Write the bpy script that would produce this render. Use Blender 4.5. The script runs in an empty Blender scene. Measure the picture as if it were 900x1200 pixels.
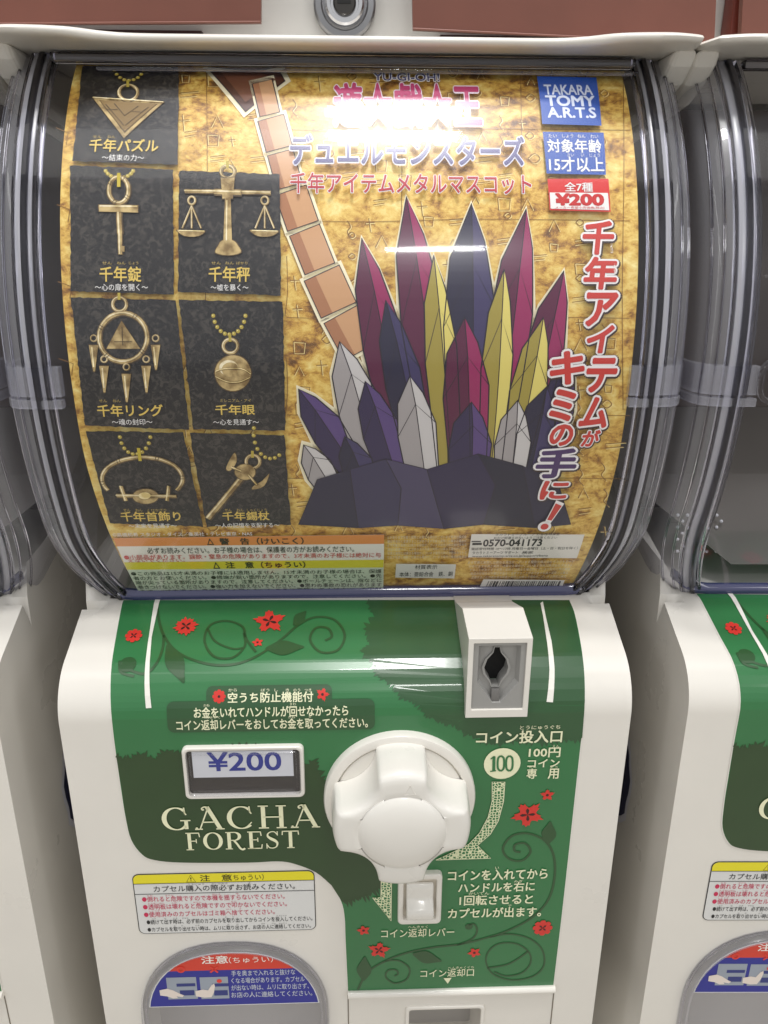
# -*- coding: utf-8 -*-
import bpy, bmesh, math, random
import numpy as np
from mathutils import Vector, Matrix
from mathutils.geometry import tessellate_polygon

random.seed(7)
S = bpy.context.scene
COL = S.collection
R = math.radians

# ------------------------------------------------------------------ camera
CZ = 0.62                                   # camera height above the floor, metres
FPX = 920.0                                 # focal length in pixels of the 900 x 1200 photograph
PITCH, YAW, ROLL = R(19.5), R(2.0), R(0.22)
CAM = np.array([0.006, -0.356, CZ])
cF = np.array([math.sin(YAW)*math.cos(PITCH), math.cos(YAW)*math.cos(PITCH), -math.sin(PITCH)])
cR0 = np.array([math.cos(YAW), -math.sin(YAW), 0.0]); cU0 = np.cross(cR0, cF)
cR = cR0*math.cos(ROLL) + cU0*math.sin(ROLL); cU = cU0*math.cos(ROLL) - cR0*math.sin(ROLL)
cam_d = bpy.data.cameras.new('camera'); cam = bpy.data.objects.new('camera', cam_d); COL.objects.link(cam)
cam_d.sensor_fit = 'VERTICAL'; cam_d.sensor_height = 24.0; cam_d.lens = FPX/1200*24.0
cam_d.clip_start = 0.01; cam_d.clip_end = 60
cam.matrix_world = Matrix(((cR[0], cU[0], -cF[0], CAM[0]), (cR[1], cU[1], -cF[1], CAM[1]), (cR[2], cU[2], -cF[2], CAM[2]), (0, 0, 0, 1)))
S.camera = cam

# ------------------------------------------------------------------ light (a shop interior: ceiling tubes, its dim bounce, added fill lamps)
w = bpy.data.worlds.new('World'); S.world = w; w.use_nodes = True
wn = w.node_tree; bg = wn.nodes['Background']
bg.inputs[0].default_value = (0.92, 0.95, 1.0, 1); bg.inputs[1].default_value = 0.38
S.view_settings.view_transform = 'Standard'; S.view_settings.look = 'None'
S.view_settings.exposure = -0.42; S.view_settings.gamma = 1.0
S.cycles.max_bounces = 10; S.cycles.transparent_max_bounces = 24; S.cycles.transmission_bounces = 10
S.cycles.glossy_bounces = 5; S.cycles.diffuse_bounces = 4; S.cycles.use_denoising = True
S.cycles.caustics_refractive = False; S.cycles.caustics_reflective = False
S.cycles.sample_clamp_indirect = 4.0

def area(name, loc, size, energy, color=(1, 1, 1), target=None):
    l = bpy.data.lights.new(name, 'AREA'); l.shape = 'RECTANGLE'; l.size, l.size_y = size; l.energy = energy; l.color = color
    o = bpy.data.objects.new(name, l); COL.objects.link(o); o.location = loc
    d = Vector(target)-Vector(loc) if target else Vector((0, 0, -1))
    o.rotation_euler = d.to_track_quat('-Z', 'Y').to_euler()
    return o
# two fluorescent tubes above the aisle (seen mirrored in the drum), an added wide fill panel behind, rows along the aisle
area('ceiling_tube', (0.088, -0.100, CZ+1.40), (0.27, 0.11), 12.0, (1, .99, .97))
area('ceiling_tube', (0.088, -0.360, CZ+1.40), (0.27, 0.11), 12.0, (1, .99, .97))
area('front_fill_panel', (0.0, -2.8, CZ+1.1), (7.0, 3.4), 40, (1, .985, .96), (0, 0, CZ-.1))  # added frontal fill that brightens the poster
area('ceiling_tube', (0.31, -2.35, CZ+1.50), (0.38, 0.09), 9, (1, .99, .97), (0, 0, CZ))
area('overhead_fill', (0.0, -0.75, CZ+1.75), (2.4, 0.7), 13, (1, .985, .96))  # added soft fill that brightens the upward faces
area('ceiling_row', (-2.0, -1.6, CZ+1.5), (0.22, 4.0), 20, (1, .98, .95))
area('ceiling_row', (2.0, -1.6, CZ+1.5), (0.22, 4.0), 20, (1, .98, .95))
area('side_streak_light', (-1.35, -1.2, CZ+.35), (0.16, 1.5), 3.5, (1, .99, .98), (0, .1, CZ))  # added pair of tall lamps, for streaks on the drum's sides
area('side_streak_light', (1.35, -1.2, CZ+.35), (0.16, 1.5), 3.5, (1, .99, .98), (0, .1, CZ))

# ------------------------------------------------------------------ materials
def lin(c):
    return tuple(((v/255)/12.92 if v/255 <= .04045 else ((v/255+.055)/1.055)**2.4) for v in c)
_mats = {}
def mat(name, rgb, rough=.4, metal=0., spec=.5, coat=0., noise=0., bump=0., nscale=60., emit=0):
    if name in _mats: return _mats[name]
    m = bpy.data.materials.new(name); m.use_nodes = True; nt = m.node_tree; b = nt.nodes['Principled BSDF']
    c = (*lin(rgb), 1)
    b.inputs['Base Color'].default_value = c; b.inputs['Roughness'].default_value = rough
    b.inputs['Metallic'].default_value = metal; b.inputs['Specular IOR Level'].default_value = spec
    b.inputs['Coat Weight'].default_value = coat; b.inputs['Coat Roughness'].default_value = .08
    if noise or bump:
        tc = nt.nodes.new('ShaderNodeTexCoord'); n = nt.nodes.new('ShaderNodeTexNoise'); n.inputs['Scale'].default_value = nscale
        n.inputs['Detail'].default_value = 5
        nt.links.new(tc.outputs['Object'], n.inputs['Vector'])
        if noise:
            hs = nt.nodes.new('ShaderNodeHueSaturation'); hs.inputs['Color'].default_value = c
            mr = nt.nodes.new('ShaderNodeMapRange'); mr.inputs[3].default_value = 1-noise; mr.inputs[4].default_value = 1+noise
            mr.inputs[1].default_value = .3; mr.inputs[2].default_value = .7
            nt.links.new(n.outputs['Fac'], mr.inputs[0]); nt.links.new(mr.outputs[0], hs.inputs['Value']); nt.links.new(hs.outputs[0], b.inputs['Base Color'])
        if bump:
            r2 = nt.nodes.new('ShaderNodeTexNoise'); r2.inputs['Scale'].default_value = nscale*.5; r2.inputs['Detail'].default_value = 7; nt.links.new(tc.outputs['Object'], r2.inputs['Vector'])
            rr = nt.nodes.new('ShaderNodeMapRange'); rr.inputs[1].default_value = .35; rr.inputs[2].default_value = .7; rr.inputs[3].default_value = rough-.06; rr.inputs[4].default_value = rough+.14
            nt.links.new(r2.outputs['Fac'], rr.inputs[0]); nt.links.new(rr.outputs[0], b.inputs['Roughness'])
            bp = nt.nodes.new('ShaderNodeBump'); bp.inputs['Strength'].default_value = bump; bp.inputs['Distance'].default_value = .001
            nt.links.new(n.outputs['Fac'], bp.inputs['Height']); nt.links.new(bp.outputs[0], b.inputs['Normal'])
    _mats[name] = m
    return m
def ink(rgb, rough=.32, spec=.5):
    return mat('print_%d_%d_%d_%d' % (*rgb, int(rough*100)), rgb, rough, spec=spec)
def sheet_plastic(name, tint=(.97, .97, 1.0), gloss=1.0, rough=.03, haze=0.0, bump=.0):
    """clear thin plastic: what is behind shows through, the lamps mirror by Fresnel"""
    m = bpy.data.materials.new(name); m.use_nodes = True; nt = m.node_tree; nt.nodes.clear()
    out = nt.nodes.new('ShaderNodeOutputMaterial'); tr = nt.nodes.new('ShaderNodeBsdfTransparent'); gl = nt.nodes.new('ShaderNodeBsdfGlossy')
    tr.inputs[0].default_value = (*tint, 1); gl.inputs['Roughness'].default_value = rough; gl.inputs[0].default_value = (gloss, gloss, gloss, 1)
    fr = nt.nodes.new('ShaderNodeFresnel')      # a thin sheet reflects alike from both of its sides
    ge = nt.nodes.new('ShaderNodeNewGeometry'); io = nt.nodes.new('ShaderNodeMath'); io.operation = 'MULTIPLY_ADD'; io.inputs[1].default_value = 1/1.5-1.5; io.inputs[2].default_value = 1.5
    nt.links.new(ge.outputs['Backfacing'], io.inputs[0]); nt.links.new(io.outputs[0], fr.inputs[0])
    mx = nt.nodes.new('ShaderNodeMixShader'); nt.links.new(fr.outputs[0], mx.inputs[0])
    g2 = nt.nodes.new('ShaderNodeBsdfGlossy'); g2.inputs['Roughness'].default_value = .24; g2.inputs[0].default_value = (gloss, gloss, gloss, 1)   # second, rougher lobe widens the lamps' glare into a soft glow
    mg = nt.nodes.new('ShaderNodeMixShader'); mg.inputs[0].default_value = .6; nt.links.new(gl.outputs[0], mg.inputs[1]); nt.links.new(g2.outputs[0], mg.inputs[2])
    nt.links.new(tr.outputs[0], mx.inputs[1]); nt.links.new(mg.outputs[0], mx.inputs[2])
    if bump:
        tc = nt.nodes.new('ShaderNodeTexCoord'); n = nt.nodes.new('ShaderNodeTexNoise'); n.inputs['Scale'].default_value = 14
        mp = nt.nodes.new('ShaderNodeMapping'); mp.inputs['Scale'].default_value = (.25, 1, 1)
        bp = nt.nodes.new('ShaderNodeBump'); bp.inputs['Strength'].default_value = bump; bp.inputs['Distance'].default_value = .004
        nt.links.new(tc.outputs['Object'], mp.inputs[0]); nt.links.new(mp.outputs[0], n.inputs['Vector']); nt.links.new(n.outputs['Fac'], bp.inputs['Height'])
        nt.links.new(bp.outputs[0], gl.inputs['Normal']); nt.links.new(bp.outputs[0], fr.inputs['Normal'])
    if haze:
        df = nt.nodes.new('ShaderNodeBsdfDiffuse'); df.inputs[0].default_value = (.7, .7, .75, 1)
        m2 = nt.nodes.new('ShaderNodeMixShader'); m2.inputs[0].default_value = haze
        nt.links.new(mx.outputs[0], m2.inputs[1]); nt.links.new(df.outputs[0], m2.inputs[2]); mx = m2
    nt.links.new(mx.outputs[0], out.inputs[0]); _mats[name] = m
    return m
def thick_plastic(name, color=(.93, .92, 1.0), ior=1.3, rough=.03):
    m = bpy.data.materials.new(name); m.use_nodes = True; b = m.node_tree.nodes['Principled BSDF']
    b.inputs['Base Color'].default_value = (*color, 1); b.inputs['Transmission Weight'].default_value = 1
    b.inputs['IOR'].default_value = ior; b.inputs['Roughness'].default_value = rough
    _mats[name] = m
    return m
CREAM = mat('cream_plastic', (222, 218, 210), .33, coat=.25, noise=.02, bump=.012, nscale=25)
CREAM2 = mat('ivory_plastic', (225, 221, 213), .3, coat=.3, noise=.015, nscale=40)
WHITE = mat('white_plastic', (224, 221, 214), .28, coat=.3, bump=.03, nscale=30)
SHEET = sheet_plastic('clear_sheet_plastic', rough=.055, bump=.06)
SIDE = sheet_plastic('clear_side_plastic', tint=(.92, .92, .95), gloss=1.0, rough=.05, haze=.17, bump=.5)
DOORP = sheet_plastic('clear_door_plastic', tint=(.93, .93, .95), rough=.06, haze=.12, bump=.2)
BAND = sheet_plastic('streak_band_plastic', tint=(.9, .9, .95), rough=.22, haze=.34, bump=.5)  # paleness stands in for the bright streak reflected along the rim
SEAM = sheet_plastic('frosty_seam_plastic', tint=(.92, .92, .97), rough=.08, haze=.16, bump=.4)
COVER = sheet_plastic('clear_cover_plastic', tint=(.98, .98, .99), rough=.05)
THICK = thick_plastic('violet_clear_plastic', (.93, .92, 1.0), ior=1.42)
DARKIN = mat('dim_inside_brown', (50, 34, 26), .5, noise=.15, nscale=18)  # the dimness inside the drum is put into this brown
GREEN = mat('green_print', (46, 112, 64), .28, coat=.35, noise=.03, nscale=30)
FOREST = mat('dark_green_print', (38, 66, 30), .28, coat=.35, noise=.05, nscale=60)
FOREST2 = mat('mid_dark_green_print', (44, 82, 48), .28, coat=.35, noise=.05, nscale=60)
VINE = mat('vine_green_print', (40, 78, 40), .28, coat=.35)
TXT = ink((232, 232, 196))
RED = ink((206, 52, 44)); SEED = ink((62, 24, 22))
BLACK = ink((24, 24, 24)); BLUE = ink((28, 44, 140)); PINK = ink((196, 40, 82))

# ------------------------------------------------------------------ small mesh helpers
def tag(o, label=None, cat=None, group=None, kind=None):
    if label: o['label'] = label
    if cat: o['category'] = cat
    if group: o['group'] = group
    if kind: o['kind'] = kind
    return o
def empty(name, loc=(0, 0, 0), rz=0):
    o = bpy.data.objects.new(name, None); COL.objects.link(o); o.location = loc; o.rotation_euler.z = rz
    o.empty_display_size = .05
    return o
def link(name, me, m, parent, smooth=False, mw=False):
    o = bpy.data.objects.new(name, me); COL.objects.link(o)
    if m is not None and not me.materials: me.materials.append(m)
    if parent: o.parent = parent
    if smooth:
        me.polygons.foreach_set('use_smooth', [True]*len(me.polygons))
        if smooth != 'all':
            try: me.set_sharp_from_angle(angle=R(38))
            except Exception: pass
    return o
def mesh(name, V, F, m, parent=None, smooth=False):
    me = bpy.data.meshes.new(name); me.from_pydata([tuple(v) for v in V], [], [tuple(f) for f in F]); me.update()
    bm = bmesh.new(); bm.from_mesh(me); bmesh.ops.recalc_face_normals(bm, faces=bm.faces); bm.to_mesh(me); bm.free()
    return link(name, me, m, parent, smooth)
def from_bm(name, bm, m, parent=None, smooth=False):
    me = bpy.data.meshes.new(name); bmesh.ops.recalc_face_normals(bm, faces=bm.faces); bm.to_mesh(me); bm.free()
    return link(name, me, m, parent, smooth)
def loft(rings, closed_ring=True, cap0=True, cap1=True):
    n = len(rings[0]); V = [p for r in rings for p in r]; F = []
    for i in range(len(rings)-1):
        for j in range(n if closed_ring else n-1):
            k = (j+1) % n
            F.append((i*n+j, i*n+k, (i+1)*n+k, (i+1)*n+j))
    if cap0: F.append(tuple(range(n))[::-1])
    if cap1: F.append(tuple((len(rings)-1)*n+j for j in range(n)))
    return V, F
def rrect(w, h, r, n=6, cx=0, cz=0):
    out = []
    for (sx, sy, a0) in ((1, 1, 0), (-1, 1, 90), (-1, -1, 180), (1, -1, 270)):
        for i in range(n+1):
            a = R(a0+90*i/n); out.append((cx+sx*(w/2-r)+r*math.cos(a), cz+sy*(h/2-r)+r*math.sin(a)))
    return out
def box(name, x0, x1, y0, y1, z0, z1, m, parent, bev=.001, seg=2):
    bm = bmesh.new(); bmesh.ops.create_cube(bm, size=1)
    for v in bm.verts: v.co = Vector(((x0+x1)/2+v.co.x*(x1-x0), (y0+y1)/2+v.co.y*(y1-y0), (z0+z1)/2+v.co.z*(z1-z0)))
    if bev: bmesh.ops.bevel(bm, geom=bm.edges[:], offset=bev, segments=seg, affect='EDGES', profile=.5)
    return from_bm(name, bm, m, parent, True)
def frame_plate(name, outer, inner, y0, y1, m, parent, bev=.0012, surf=None):
    """a rounded frame (ring) standing out of the front: outer/inner outlines in (x, z), from y0 (back) to y1 (front, smaller)"""
    n = len(outer); mid = lambda a, b, t: [(p[0]*(1-t)+q[0]*t, p[1]*(1-t)+q[1]*t) for p, q in zip(a, b)]
    rings = [[(x, y0, z) for x, z in outer], [(x, y1+bev, z) for x, z in outer], [(x, y1+bev*.3, z) for x, z in mid(outer, inner, .10)],
             [(x, y1, z) for x, z in mid(outer, inner, .25)], [(x, y1, z) for x, z in mid(outer, inner, .75)],
             [(x, y1+bev*.3, z) for x, z in mid(outer, inner, .92)], [(x, y1+bev, z) for x, z in inner], [(x, y0, z) for x, z in inner]]
    V, F = loft(rings, True, False, False)
    return mesh(name, V, F, m, parent, True)

# ------------------------------------------------------------------ surfaces that carry print
class Surface:
    """a profile in (y, z) swept along x; finds the point of it that a pixel of the photograph shows"""
    def __init__(s, pts):
        P = np.array(pts, float); s.P = P; d = np.diff(P, axis=0); L = np.hypot(d[:, 0], d[:, 1])
        s.S = np.concatenate([[0], np.cumsum(L)]); t = d/L[:, None]; s.t = t
        tv = np.vstack([t[:1], (t[1:]+t[:-1])/2, t[-1:]]); tv /= np.linalg.norm(tv, axis=1)[:, None]; s.tv = tv
    def unproject(s, px):
        px = np.atleast_2d(np.array(px, float)); D = cF+np.outer((px[:, 0]-450)/FPX, cR)-np.outer((px[:, 1]-600)/FPX, cU)
        Q = s.P+np.array([0, CZ])-np.array([CAM[1], CAM[2]])
        cr = Q[None, :, 0]*D[:, 2:3]-Q[None, :, 1]*D[:, 1:2]
        out = np.zeros((len(px), 2))
        for i in range(len(px)):
            c = cr[i]; k = np.where(c[:-1]*c[1:] <= 0)[0]
            best = None
            for j in k:
                u = c[j]/(c[j]-c[j+1]) if c[j] != c[j+1] else 0
                q = Q[j]*(1-u)+Q[j+1]*u; t = q[0]/D[i, 1]
                if t > 0 and (best is None or t < best[0]): best = (t, s.S[j]*(1-u)+s.S[j+1]*u)
            if best is None:
                j = int(np.argmin(np.abs(c))); best = (Q[j, 0]/D[i, 1], s.S[j])
            out[i] = (CAM[0]+best[0]*D[i, 0], best[1])
        return out
    def to3d(s, xs, off=0.0):
        xs = np.array(xs, float); y = np.interp(xs[:, 1], s.S, s.P[:, 0]); z = np.interp(xs[:, 1], s.S, s.P[:, 1])
        ty = np.interp(xs[:, 1], s.S, s.tv[:, 0]); tz = np.interp(xs[:, 1], s.S, s.tv[:, 1]); n = np.hypot(ty, tz)
        ny, nz = s.nsign*(-tz/n), s.nsign*(ty/n)
        return np.stack([xs[:, 0], y+ny*off, z+nz*off+CZ], 1)
    nsign = 1
    def curved(s): return True

def spline(pts, n=8, closed=False):
    P = [np.array(p, float) for p in pts]; out = []; m = len(P)
    rng = range(m) if closed else range(m-1)
    for i in rng:
        p0 = P[(i-1) % m] if closed or i > 0 else P[0]; p1 = P[i]; p2 = P[(i+1) % m]; p3 = P[(i+2) % m] if closed or i+2 < m else P[-1]
        for k in range(n):
            t = k/n; out.append(.5*((2*p1)+(-p0+p2)*t+(2*p0-5*p1+4*p2-p3)*t*t+(-p0+3*p1-3*p2+p3)*t**3))
    if not closed: out.append(P[-1])
    return [tuple(p) for p in out]

class Pix:
    """2-D artwork in surface coordinates (x, s)"""
    def __init__(s, surf): s.surf = surf; s.V = []; s.F = []
    def add(s, V, F):
        o = len(s.V); s.V += [tuple(v) for v in V]; s.F += [tuple(i+o for i in f) for f in F]; return s
    def poly(s, px):
        xs = s.surf.unproject(px); return s.polyxs(xs)
    def polyxs(s, xs):
        tri = tessellate_polygon([[Vector((a*1000, b*1000, 0)) for a, b in xs]]); return s.add(xs, tri)
    def rect(s, x0, y0, x1, y1, r=0):
        xs = s.surf.unproject([(x0, (y0+y1)/2), (x1, (y0+y1)/2), ((x0+x1)/2, y0), ((x0+x1)/2, y1)])
        a, b, c, d = xs[0, 0], xs[1, 0], xs[2, 1], xs[3, 1]
        w, h = abs(b-a), abs(d-c)
        pts = rrect(w, h, max(1e-5, min(r*w/(x1-x0), w/2.01, h/2.01)), 5 if r else 1, (a+b)/2, (c+d)/2)
        return s.polyxs(pts)
    def ell(s, cx, cy, r, ry=None, n=28):
        """round in the world: r measured horizontally in photograph pixels"""
        xs = s.surf.unproject([(cx, cy), (cx+r, cy), (cx, cy+(ry or r*.8))]); q = abs(xs[1, 0]-xs[0, 0]); qy = q if ry is None else abs(xs[2, 1]-xs[0, 1])
        return s.polyxs([(xs[0, 0]+q*math.cos(2*math.pi*i/n), xs[0, 1]+qy*math.sin(2*math.pi*i/n)) for i in range(n)])
    def stroke(s, px, w, closed=False, taper=None, xs=None):
        P = s.surf.unproject(px) if xs is None else np.array(xs, float)
        if xs is None:
            c = s.surf.unproject([px[0], (px[0][0]+1, px[0][1])]); k = abs(c[1, 0]-c[0, 0]); w = w*k
        n = len(P); V = []; F = []
        for i in range(n):
            a = P[(i-1) % n] if closed or i else P[0]; b = P[(i+1) % n] if closed or i < n-1 else P[-1]
            t = b-a; L = np.hypot(*t) or 1; nn = np.array([-t[1], t[0]])/L; ww = w/2*(taper(i/(n-1)) if taper else 1)
            V += [P[i]+nn*ww, P[i]-nn*ww]
        for i in range(n if closed else n-1):
            j = (i+1) % n; F.append((2*i, 2*i+1, 2*j+1, 2*j))
        return s.add(V, F)
    def star(s, cx, cy, r, spec, rot=0):
        """flower outline: list of (angle, radius factor)"""
        xs = s.surf.unproject([(cx, cy), (cx+r, cy)]); q = abs(xs[1, 0]-xs[0, 0])
        return s.polyxs([(xs[0, 0]+q*f*math.cos(R(a+rot)), xs[0, 1]+s.surf.up*q*f*math.sin(R(a+rot))) for a, f in spec])
    def text(s, body, x0, y0, x1, y1, bold=.0, shear=0., res=2, keep=False):
        V, F = glyphs(body, 0, res)
        if not len(V): return s
        xs = s.surf.unproject([(x0, (y0+y1)/2), (x1, (y0+y1)/2), ((x0+x1)/2, y0), ((x0+x1)/2, y1)])
        a, b, top, bot = xs[0, 0], xs[1, 0], xs[2, 1], xs[3, 1]
        g0 = glyph_box(body, res); lo, hi = g0
        U = (V-lo)/(hi-lo)
        cap = shear*abs(top-bot)
        X = a+(b-a)*U[:, 0]+cap*(U[:, 1]-.5); Y = bot+(top-bot)*U[:, 1]
        return s.heavy(X, Y, F, bold, (b-a)/(hi[0]-lo[0]), (top-bot)/(hi[1]-lo[1]))
    def heavy(s, X, Y, F, bold, kx, ky):
        """heavier strokes: the glyph laid several times, a hair aside and a hair deeper each time"""
        n = 0 if bold <= 0 else 4 if bold < .03 else 8 if bold < .05 else 14
        k = max(kx, ky)
        for i in range(n):
            an = 2*math.pi*(i+.5)/n; s.add(np.stack([X+kx*bold*math.cos(an), Y+ky*bold*math.sin(an), np.full(len(X), -.000006*(i+1))], 1), F)
        if bold >= .08:
            for i in range(8): an = 2*math.pi*i/8; s.add(np.stack([X+kx*bold*.55*math.cos(an), Y+ky*bold*.55*math.sin(an), np.full(len(X), -.000006*(n+i+1))], 1), F)
        return s.add(np.stack([X, Y, np.zeros(len(X))], 1), F)
    def build(s, name, m, parent, layer, grid=.006):
        bm = bmesh.new(); vs = [bm.verts.new((v[0], v[1], v[2] if len(v) > 2 else 0)) for v in s.V]
        for f in s.F:
            try: bm.faces.new([vs[i] for i in f])
            except ValueError: pass
        A = np.array([v[:2] for v in s.V]); s0, s1 = A[:, 1].min(), A[:, 1].max(); lo, hi = s.surf.bend
        k = max(lo, s0)
        k = math.ceil(k/grid)*grid if grid else 99
        while k < min(hi, s1):
            es = [e for e in bm.edges if (e.verts[0].co.y-k)*(e.verts[1].co.y-k) < 0]
            if es: bmesh.ops.bisect_plane(bm, geom=bm.faces[:]+bm.edges[:]+bm.verts[:], plane_co=(0, k, 0), plane_no=(0, 1, 0))
            k += grid
        C = s.surf.to3d([(v.co.x, v.co.y) for v in bm.verts], np.array([layer+v.co.z for v in bm.verts]))
        for v, c in zip(bm.verts, C): v.co = Vector(c)
        me = bpy.data.meshes.new(name); bm.normal_update(); bm.to_mesh(me); bm.free()
        return link(name, me, m, parent)

# ------------------------------------------------------------------ glyphs from Blender's own font
_cu = bpy.data.curves.new('lettering', 'FONT'); _to = bpy.data.objects.new('lettering', _cu); COL.objects.link(_to)
_gc = {}
def glyphs(body, bold, res):
    k = (body, round(bold, 4), res)
    if k in _gc: return _gc[k]
    _cu.body = body; _cu.offset = bold; _cu.resolution_u = res; _cu.fill_mode = 'FRONT'
    dg = bpy.context.evaluated_depsgraph_get(); dg.update()
    me = bpy.data.meshes.new_from_object(_to.evaluated_get(dg))
    n = len(me.vertices); V = np.zeros(n*3); me.vertices.foreach_get('co', V); V = V.reshape(-1, 3)[:, :2]
    F = [tuple(p.vertices) for p in me.polygons]; bpy.data.meshes.remove(me)
    _gc[k] = (V, F)
    return _gc[k]
def glyph_box(body, res):
    V, F = glyphs(body, 0.0, res); return V.min(0), V.max(0)
def B(px): return px            # readability: pixel lists of the photograph

# ------------------------------------------------------------------ profiles (y from the body's front plane, z from camera height)
BR, BZ = 0.030, -0.2432
CREST = -0.2006
body_front = [(0, -.60+i*.02) for i in range(18)]
body_front = [p for p in body_front if p[1] < BZ-.004]+[(BR*(1-math.cos(R(a))), BZ+BR*math.sin(R(a))) for a in range(0, 69, 4)]+[(.030, CREST-.0104), (.044, CREST-.0047), (.052, CREST-.0015), (.056, CREST-.0003), (.060, CREST), (.068, CREST+.0002), (.12, CREST+.014)]
PANEL = Surface(body_front); PANEL.nsign = 1; PANEL.up = 1
PANEL.bend = (PANEL.S[[i for i, p in enumerate(body_front) if abs(p[1]-BZ) < 1e-9][0]]-.001, 9)
# normals must point to -y for a line going up
def drum_pts(off=0.0):
    R1, R2, Y, Z = .187+off, .24+off, .019, -.060
    pts = [(Y+.187-R1*math.cos(R(a)), Z+R1*math.sin(R(a))) for a in range(50, 0, -2)]
    pts += [(Y+.24-R2*math.cos(R(a)), Z-R2*math.sin(R(a))) for a in range(0, 39)]
    return pts
DX = 0.002
POST = Surface(drum_pts(-.0030)[::-1]); POST.up = 1; POST.bend = (-9, 9)

# =================================================================== the machine
ROOT = empty('capsule_machine', (0, 0, 0))
tag(ROOT, 'cream capsule toy vending machine in the middle with a gold poster in its clear drum', 'vending machine', 'capsule toy machines standing side by side')

def bool_cut(o, cutter):
    md = o.modifiers.new('cut', 'BOOLEAN'); md.operation = 'DIFFERENCE'; md.solver = 'EXACT'; md.object = cutter
    dg = bpy.context.evaluated_depsgraph_get(); dg.update()
    me = bpy.data.meshes.new_from_object(o.evaluated_get(dg)); o.modifiers.remove(md); old = o.data; o.data = me; bpy.data.meshes.remove(old)
    cm = cutter.data; bpy.data.objects.remove(cutter); bpy.data.meshes.remove(cm)

def inset_x(z):
    t = max(0, min(1.15, (-.145-z)/.06)); return .017*t*t

def door_outline(grow=0.0, n=24):
    """arched capsule door in (x, z rel)"""
    cx, hw, z0, zs, zt = DCX, DHW+grow, -.56, DZS, DZT+grow
    pts = [(cx-hw, z0), (cx+hw, z0), (cx+hw, zs)]
    for i in range(1, n): 
        a = math.pi*i/n; ca, sa = math.cos(a), math.sin(a); pts.append((cx+hw*math.copysign(abs(ca)**.86, ca), zs+(zt-zs)*sa**.92))
    pts.append((cx-hw, zs)); return pts
dl, dr, dtop = PANEL.unproject([(167, 1180), (385, 1180), (276, 1103)])
def front(px, py):                         # a pixel on the flat front: (x, z rel to camera)
    x, s_ = PANEL.unproject([(px, py)])[0]; return x, float(np.interp(s_, PANEL.S, PANEL.P[:, 1]))
DL, DR_ = front(167, 1180), front(385, 1180); DCX = (DL[0]+DR_[0])/2; DHW = (DR_[0]-DL[0])/2; DZT = front(276, 1103)[1]; DZS = front(276, 1186)[1]

def make_body():
    HW = .1515
    prof = [(0, -.615)]+[p for p in body_front if p[1] > -.6][:]
    prof = [p for i, p in enumerate(prof) if p[1] < BZ-.02 and i in (0, 1, 8) or p[1] >= BZ-1e-6]
    prof = [p for p in prof if p[0] <= .0681]+[(.30, -.152), (.30, -.615)]
    bm = bmesh.new()
    A = [bm.verts.new((-HW, y, z+CZ)) for y, z in prof]; Bv = [bm.verts.new((HW, y, z+CZ)) for y, z in prof]
    n = len(prof)
    for i in range(n): j = (i+1) % n; bm.faces.new((A[i], A[j], Bv[j], Bv[i]))
    bm.faces.new(A[::-1]); bm.faces.new(Bv)
    ends = [e for e in bm.edges if abs(e.verts[0].co.x-e.verts[1].co.x) < 1e-6 and max(e.verts[0].co.y, e.verts[1].co.y) < .302
            and not (e.verts[0].co.z < CZ-.61 and e.verts[1].co.z < CZ-.61) and min(e.verts[0].co.y, e.verts[1].co.y) < .29]
    bmesh.ops.bevel(bm, geom=ends, offset=.019, segments=7, affect='EDGES', profile=.5, clamp_overlap=False)
    bmesh.ops.remove_doubles(bm, verts=bm.verts, dist=1e-5)
    o = from_bm('body', bm, CREAM, ROOT, False)
    # cradle for the drum
    dp = drum_pts(.0015); dp = [(y, z) for y, z in dp if z < .0]
    dp = dp+[(.30, dp[-1][1]-.001), (.40, dp[-1][1]), (.40, 0)]
    rings = []
    for k, x in enumerate(np.linspace(-1, 1, 25)):
        rings.append([(DX+x*.1405, y, z+CZ) for y, z in dp])
    V, F = loft(rings); bool_cut(o, mesh('cutter', V, F, None))
    # capsule door well, coin return opening
    ol = door_outline(0); V, F = loft([[(x, -.02, z+CZ) for x, z in ol], [(x, .055, z+CZ) for x, z in ol]]); bool_cut(o, mesh('cutter', V, F, None))
    a, b = front(479, 1181), front(564, 1178)
    ol = rrect(b[0]-a[0], .06, .0015, 3, (a[0]+b[0])/2, a[1]-.03); V, F = loft([[(x, -.02, z+CZ) for x, z in ol], [(x, .04, z+CZ) for x, z in ol]])
    bool_cut(o, mesh('cutter', V, F, None))
    o.data.polygons.foreach_set('use_smooth', [True]*len(o.data.polygons)); o.data.set_sharp_from_angle(angle=R(30))
    return o
BODY = make_body()
box('inner_lining', DCX-DHW-.004, DCX+DHW+.004, .030, .034, CZ-.59, CZ+DZT+.004, mat('grey_lining', (176, 172, 168), .5), ROOT, 0)

# ---- green front panel
OUT = [(145, 704), (143, 710), (138, 736), (131, 780), (130, 823), (134, 866), (142, 923), (147.5, 957.5), (154, 983.5), (167, 1001), (181, 1007), (215, 1010), (290, 1010),
       (325, 1008), (345, 1011), (370, 1021), (388, 1036), (400, 1056), (404, 1075), (405, 1100), (408, 1163)]
OUT = spline(OUT, 4)+[(648, 1156)]+spline([(648.5, 1152), (660, 1055), (677, 900), (684, 835), (685, 800), (682, 765), (674, 722), (667, 704)], 5)
g = Pix(PANEL).poly(OUT); PAN = g.build('green_panel', GREEN, ROOT, .0004)
tag(PAN, 'green printed front panel with vines and red flowers')
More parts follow.
